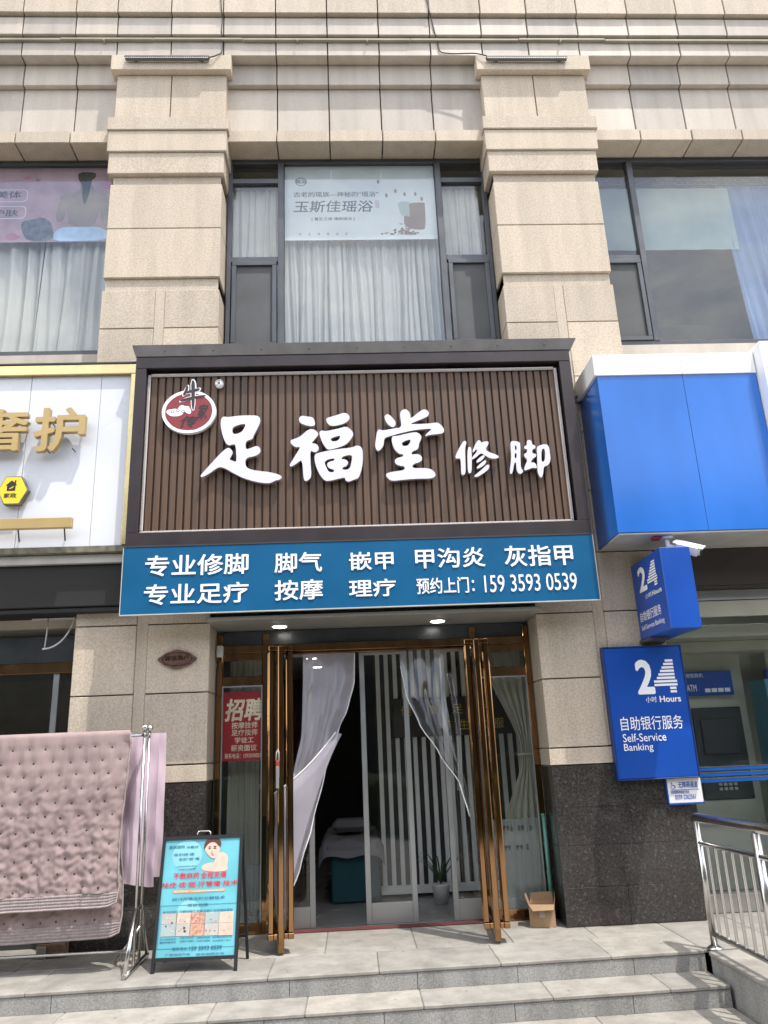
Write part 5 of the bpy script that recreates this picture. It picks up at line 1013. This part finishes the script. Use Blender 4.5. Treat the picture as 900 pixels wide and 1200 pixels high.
# ------------------------------------------------------------------ the folding board
t = thing('sandwich_board', 'teal advertising sandwich board for skin treatments in a black frame by the rack', 'advertising board', (-1.33, -.66, 0))
TL, TR, BR, BL = Vector((-1.632, -.62, .985)), Vector((-.962, -.665, .990)), Vector((-1.004, -.845, .095)), Vector((-1.676, -.80, .095))
ux = ((TR - TL) + (BR - BL)); W_b = ux.length / 2; ux.normalize(); vy = ((TL - BL) + (TR - BR)); H_b = vy.length / 2; vy = (vy - ux * vy.dot(ux)).normalized(); nz = ux.cross(vy)
MA = Matrix(((ux.x, vy.x, nz.x, BL.x), (ux.y, vy.y, nz.y, BL.y), (ux.z, vy.z, nz.z, BL.z), (0, 0, 0, 1)))
def ubx(q): return q[0] * W_b, q[1] * W_b, q[2] * H_b, q[3] * H_b
A = S['ab']
b = new(); rect(b, .012, W_b - .012, .012, H_b - .012, -.006, 0, .006, MA); pn = obj('poster_panel', b, 'teal', t)
b = new()
for x0, x1, z0, z1 in ((-.014, .012, -.17, H_b + .014), (W_b - .012, W_b + .014, -.17, H_b + .014), (.012, W_b - .012, H_b - .012, H_b + .014), (.012, W_b - .012, -.014, .012)): rect(b, x0, x1, z0 if z0 > -.1 else -.103, z1, -.016, 0, .028, MA)
obj('frame', b, 'black', t)
tl = MA @ Vector((.06, H_b, -.02)); tr_ = MA @ Vector((W_b - .005, H_b, -.02))
for p0, p1 in ((MA @ Vector((.0, H_b - .02, -.03)), Vector((-1.66, -.45, .0))), (MA @ Vector((W_b, H_b - .02, -.03)), Vector((-.955, -.50, .0)))):
    b = new(); bar(b, p0, p1, .024, .024); obj('back_leg', b, 'black', t)
b = new(); bar(b, Vector((-1.65, -.47, .18)), Vector((-.96, -.52, .18)), .02, .02); obj('back_rail', b, 'black', t)
b = new(); tube(b, [MA @ Vector(p) for p in ((W_b * .42, H_b + .01, -.005), (W_b * .42, H_b + .04, -.005), (W_b * .44, H_b + .05, -.005), (W_b * .57, H_b + .05, -.005), (W_b * .59, H_b + .04, -.005), (W_b * .59, H_b + .01, -.005))], .007, 8); obj('carry_handle', b, 'steel', t)
def ush(lp): return [(p[0] * W_b, p[1] * H_b) for p in lp]
b = new()
for s_, *q in A['dark']: text(b, s_, *ubx(q), .0035, 0, .004 if '159' not in s_ else .015, mx=MA)
q = ubx(A['frame'][1:])
for x0, x1, z0, z1 in ((q[0], q[1], q[3] - .002, q[3]), (q[0], q[1], q[2], q[2] + .002), (q[0], q[0] + .002, q[2] + .002, q[3] - .002), (q[1] - .002, q[1], q[2] + .002, q[3] - .002)): rect(b, x0, x1, z0, z1, .002, 0, .001, MA)
obj('small_print', b, 'navy', pn)
b = new()
for s_, *q in A['red']: text(b, s_, *ubx(q), .004, 0, .009, mx=MA)
obj('headline', b, 'crimson', pn)
b = new(); x0, x1, z0, z1 = ubx(A['orange'][1:]); rr_ = (z1 - z0) / 2
L = [(x1 - rr_ + rr_ * math.cos(R(a)), z0 + rr_ + rr_ * math.sin(R(a))) for a in range(-90, 91, 30)] + [(x0 + rr_ - rr_ * math.cos(R(a)), z0 + rr_ + rr_ * math.sin(R(a))) for a in range(90, -91, -30)]
shape(b, [L], .002, .001, mx=MA); text(b, A['orange_t'][0], *ubx(A['orange_t'][1:]), .0035, 0, .015, 1, mx=MA); obj('slogan_strip', b, ['orange', 'printwhite'], pn)
b = new(); cx_, cz_ = .31 * W_b, .85 * H_b
shape(b, [[(cx_ + .13 * math.cos(a * .2), cz_ + .12 * math.sin(a * .2)) for a in range(31)]], .0012, .0006, mx=MA); HP = mat('print_pale_teal', (.22, .52, .59), .4); obj('halo_print', b, HP, pn); b = new(); shape(b, [[(.38 * W_b + .10 * math.cos(a * .2), .36 * H_b + .10 * math.sin(a * .2)) for a in range(31)]], .0012, .0006, mx=MA); obj('halo_print', b, HP, pn)
b = new()
shape(b, [smooth_loop(ush(A['neck']), 2)], .0030, .001, 0, 1, mx=MA); shape(b, [smooth_loop(ush(A['face']), 2)], .0045, .001, 0, 1, mx=MA); shape(b, [smooth_loop(ush(A['hair']), 2)], .0058, .001, 1, 1, mx=MA); shape(b, [ush(A['lip'])], .0058, .001, 2, mx=MA)
for e_ in A['eyes']: shape(b, [ush(e_)], .0058, .001, 1, mx=MA)
nose = ush([((A['eyes'][0][2][0] + A['eyes'][1][0][0]) / 2, A['eyes'][0][0][1] - .01), ((A['eyes'][0][2][0] + A['eyes'][1][0][0]) / 2 + .014, A['eyes'][0][0][1] - .05), ((A['eyes'][0][2][0] + A['eyes'][1][0][0]) / 2 - .012, A['eyes'][0][0][1] - .046)])
shape(b, [nose], .0058, .001, 3, mx=MA)
for e_ in A['eyes']: shape(b, [[(p[0] * W_b, p[1] * H_b + .014) for p in e_]], .0058, .001, 1, mx=MA)
obj('model_print', b, ['skin', 'hair', 'crimson', 'skin2'], pn)
b = new()
for i, q in enumerate(A['photos']):
    x0, x1, z0, z1 = ubx(q[1:]); zm = (z0 + z1) / 2 + .004
    for k, (a, c) in enumerate(((zm + .001, z1), (z0, zm - .001))):
        rect(b, x0, x1, a, c, .0022, [4, 0, 1, 2, 0][i] if k == 0 else [2, 4, 1, 4, 0][i], .001, MA)
        for j in range(5):
            px, pz = random.uniform(x0 + .012, x1 - .012), random.uniform(a + .008, c - .008); r_ = random.uniform(.004, .013)
            r_ = min(r_, px - x0, x1 - px, pz - a, c - pz)
            shape(b, [[(px + r_ * math.cos(w__ * .6) * random.uniform(.6, 1), pz + r_ * math.sin(w__ * .6) * random.uniform(.6, 1)) for w__ in range(10)]], .0042 + j * .0002, .0002, random.choice([1, 3, 2, 0]), 1, mx=MA)
obj('case_photos', b, ['skin', 'skin2', 'pale_blind', 'hair', 'ledge'], pn)

# ------------------------------------------------------------------ stainless handrail on the flank wall
t = thing('handrail', 'stainless steel handrail with vertical bars on the wall beside the steps', 'handrail', (2.88, -2.0, 0))
Xr = 2.885
for y, r_ in ((-1.02, .027), (-2.03, .032), (-3.2, .032)):
    b = new(); tube(b, [(Xr, y, .004), (Xr, y, .97)], r_, 16); po = obj('post', b, 'steel', t)
    b = new(); tube(b, [(Xr, y, .003), (Xr, y, .012), (Xr, y, .03)], [.062, .06, .034], 20); obj('flange', b, 'steel', po)
b = new(); tube(b, [(Xr, -1.0, .985), (Xr, -1.03, 1.0), (Xr, -2.03, 1.01), (Xr, -3.3, 1.01)], .036, 18); obj('top_rail', b, 'steel', t)
b = new(); tube(b, [(Xr, -1.02, .80), (Xr, -3.2, .83)], .02, 14); obj('cross_rail', b, 'steel', t); b = new(); tube(b, [(Xr, -1.02, .115), (Xr, -3.2, .125)], .02, 14); obj('cross_rail', b, 'steel', t)
for y0, y1 in ((-1.02, -2.03), (-2.03, -3.2)):
    for k in range(1, 7):
        y = y0 + (y1 - y0) * k / 7; b = new(); tube(b, [(Xr, y, .12), (Xr, y, .81)], .0125, 10, caps=False); obj('bar', b, 'steel', t)

bpy.data.scenes.remove(TMP)
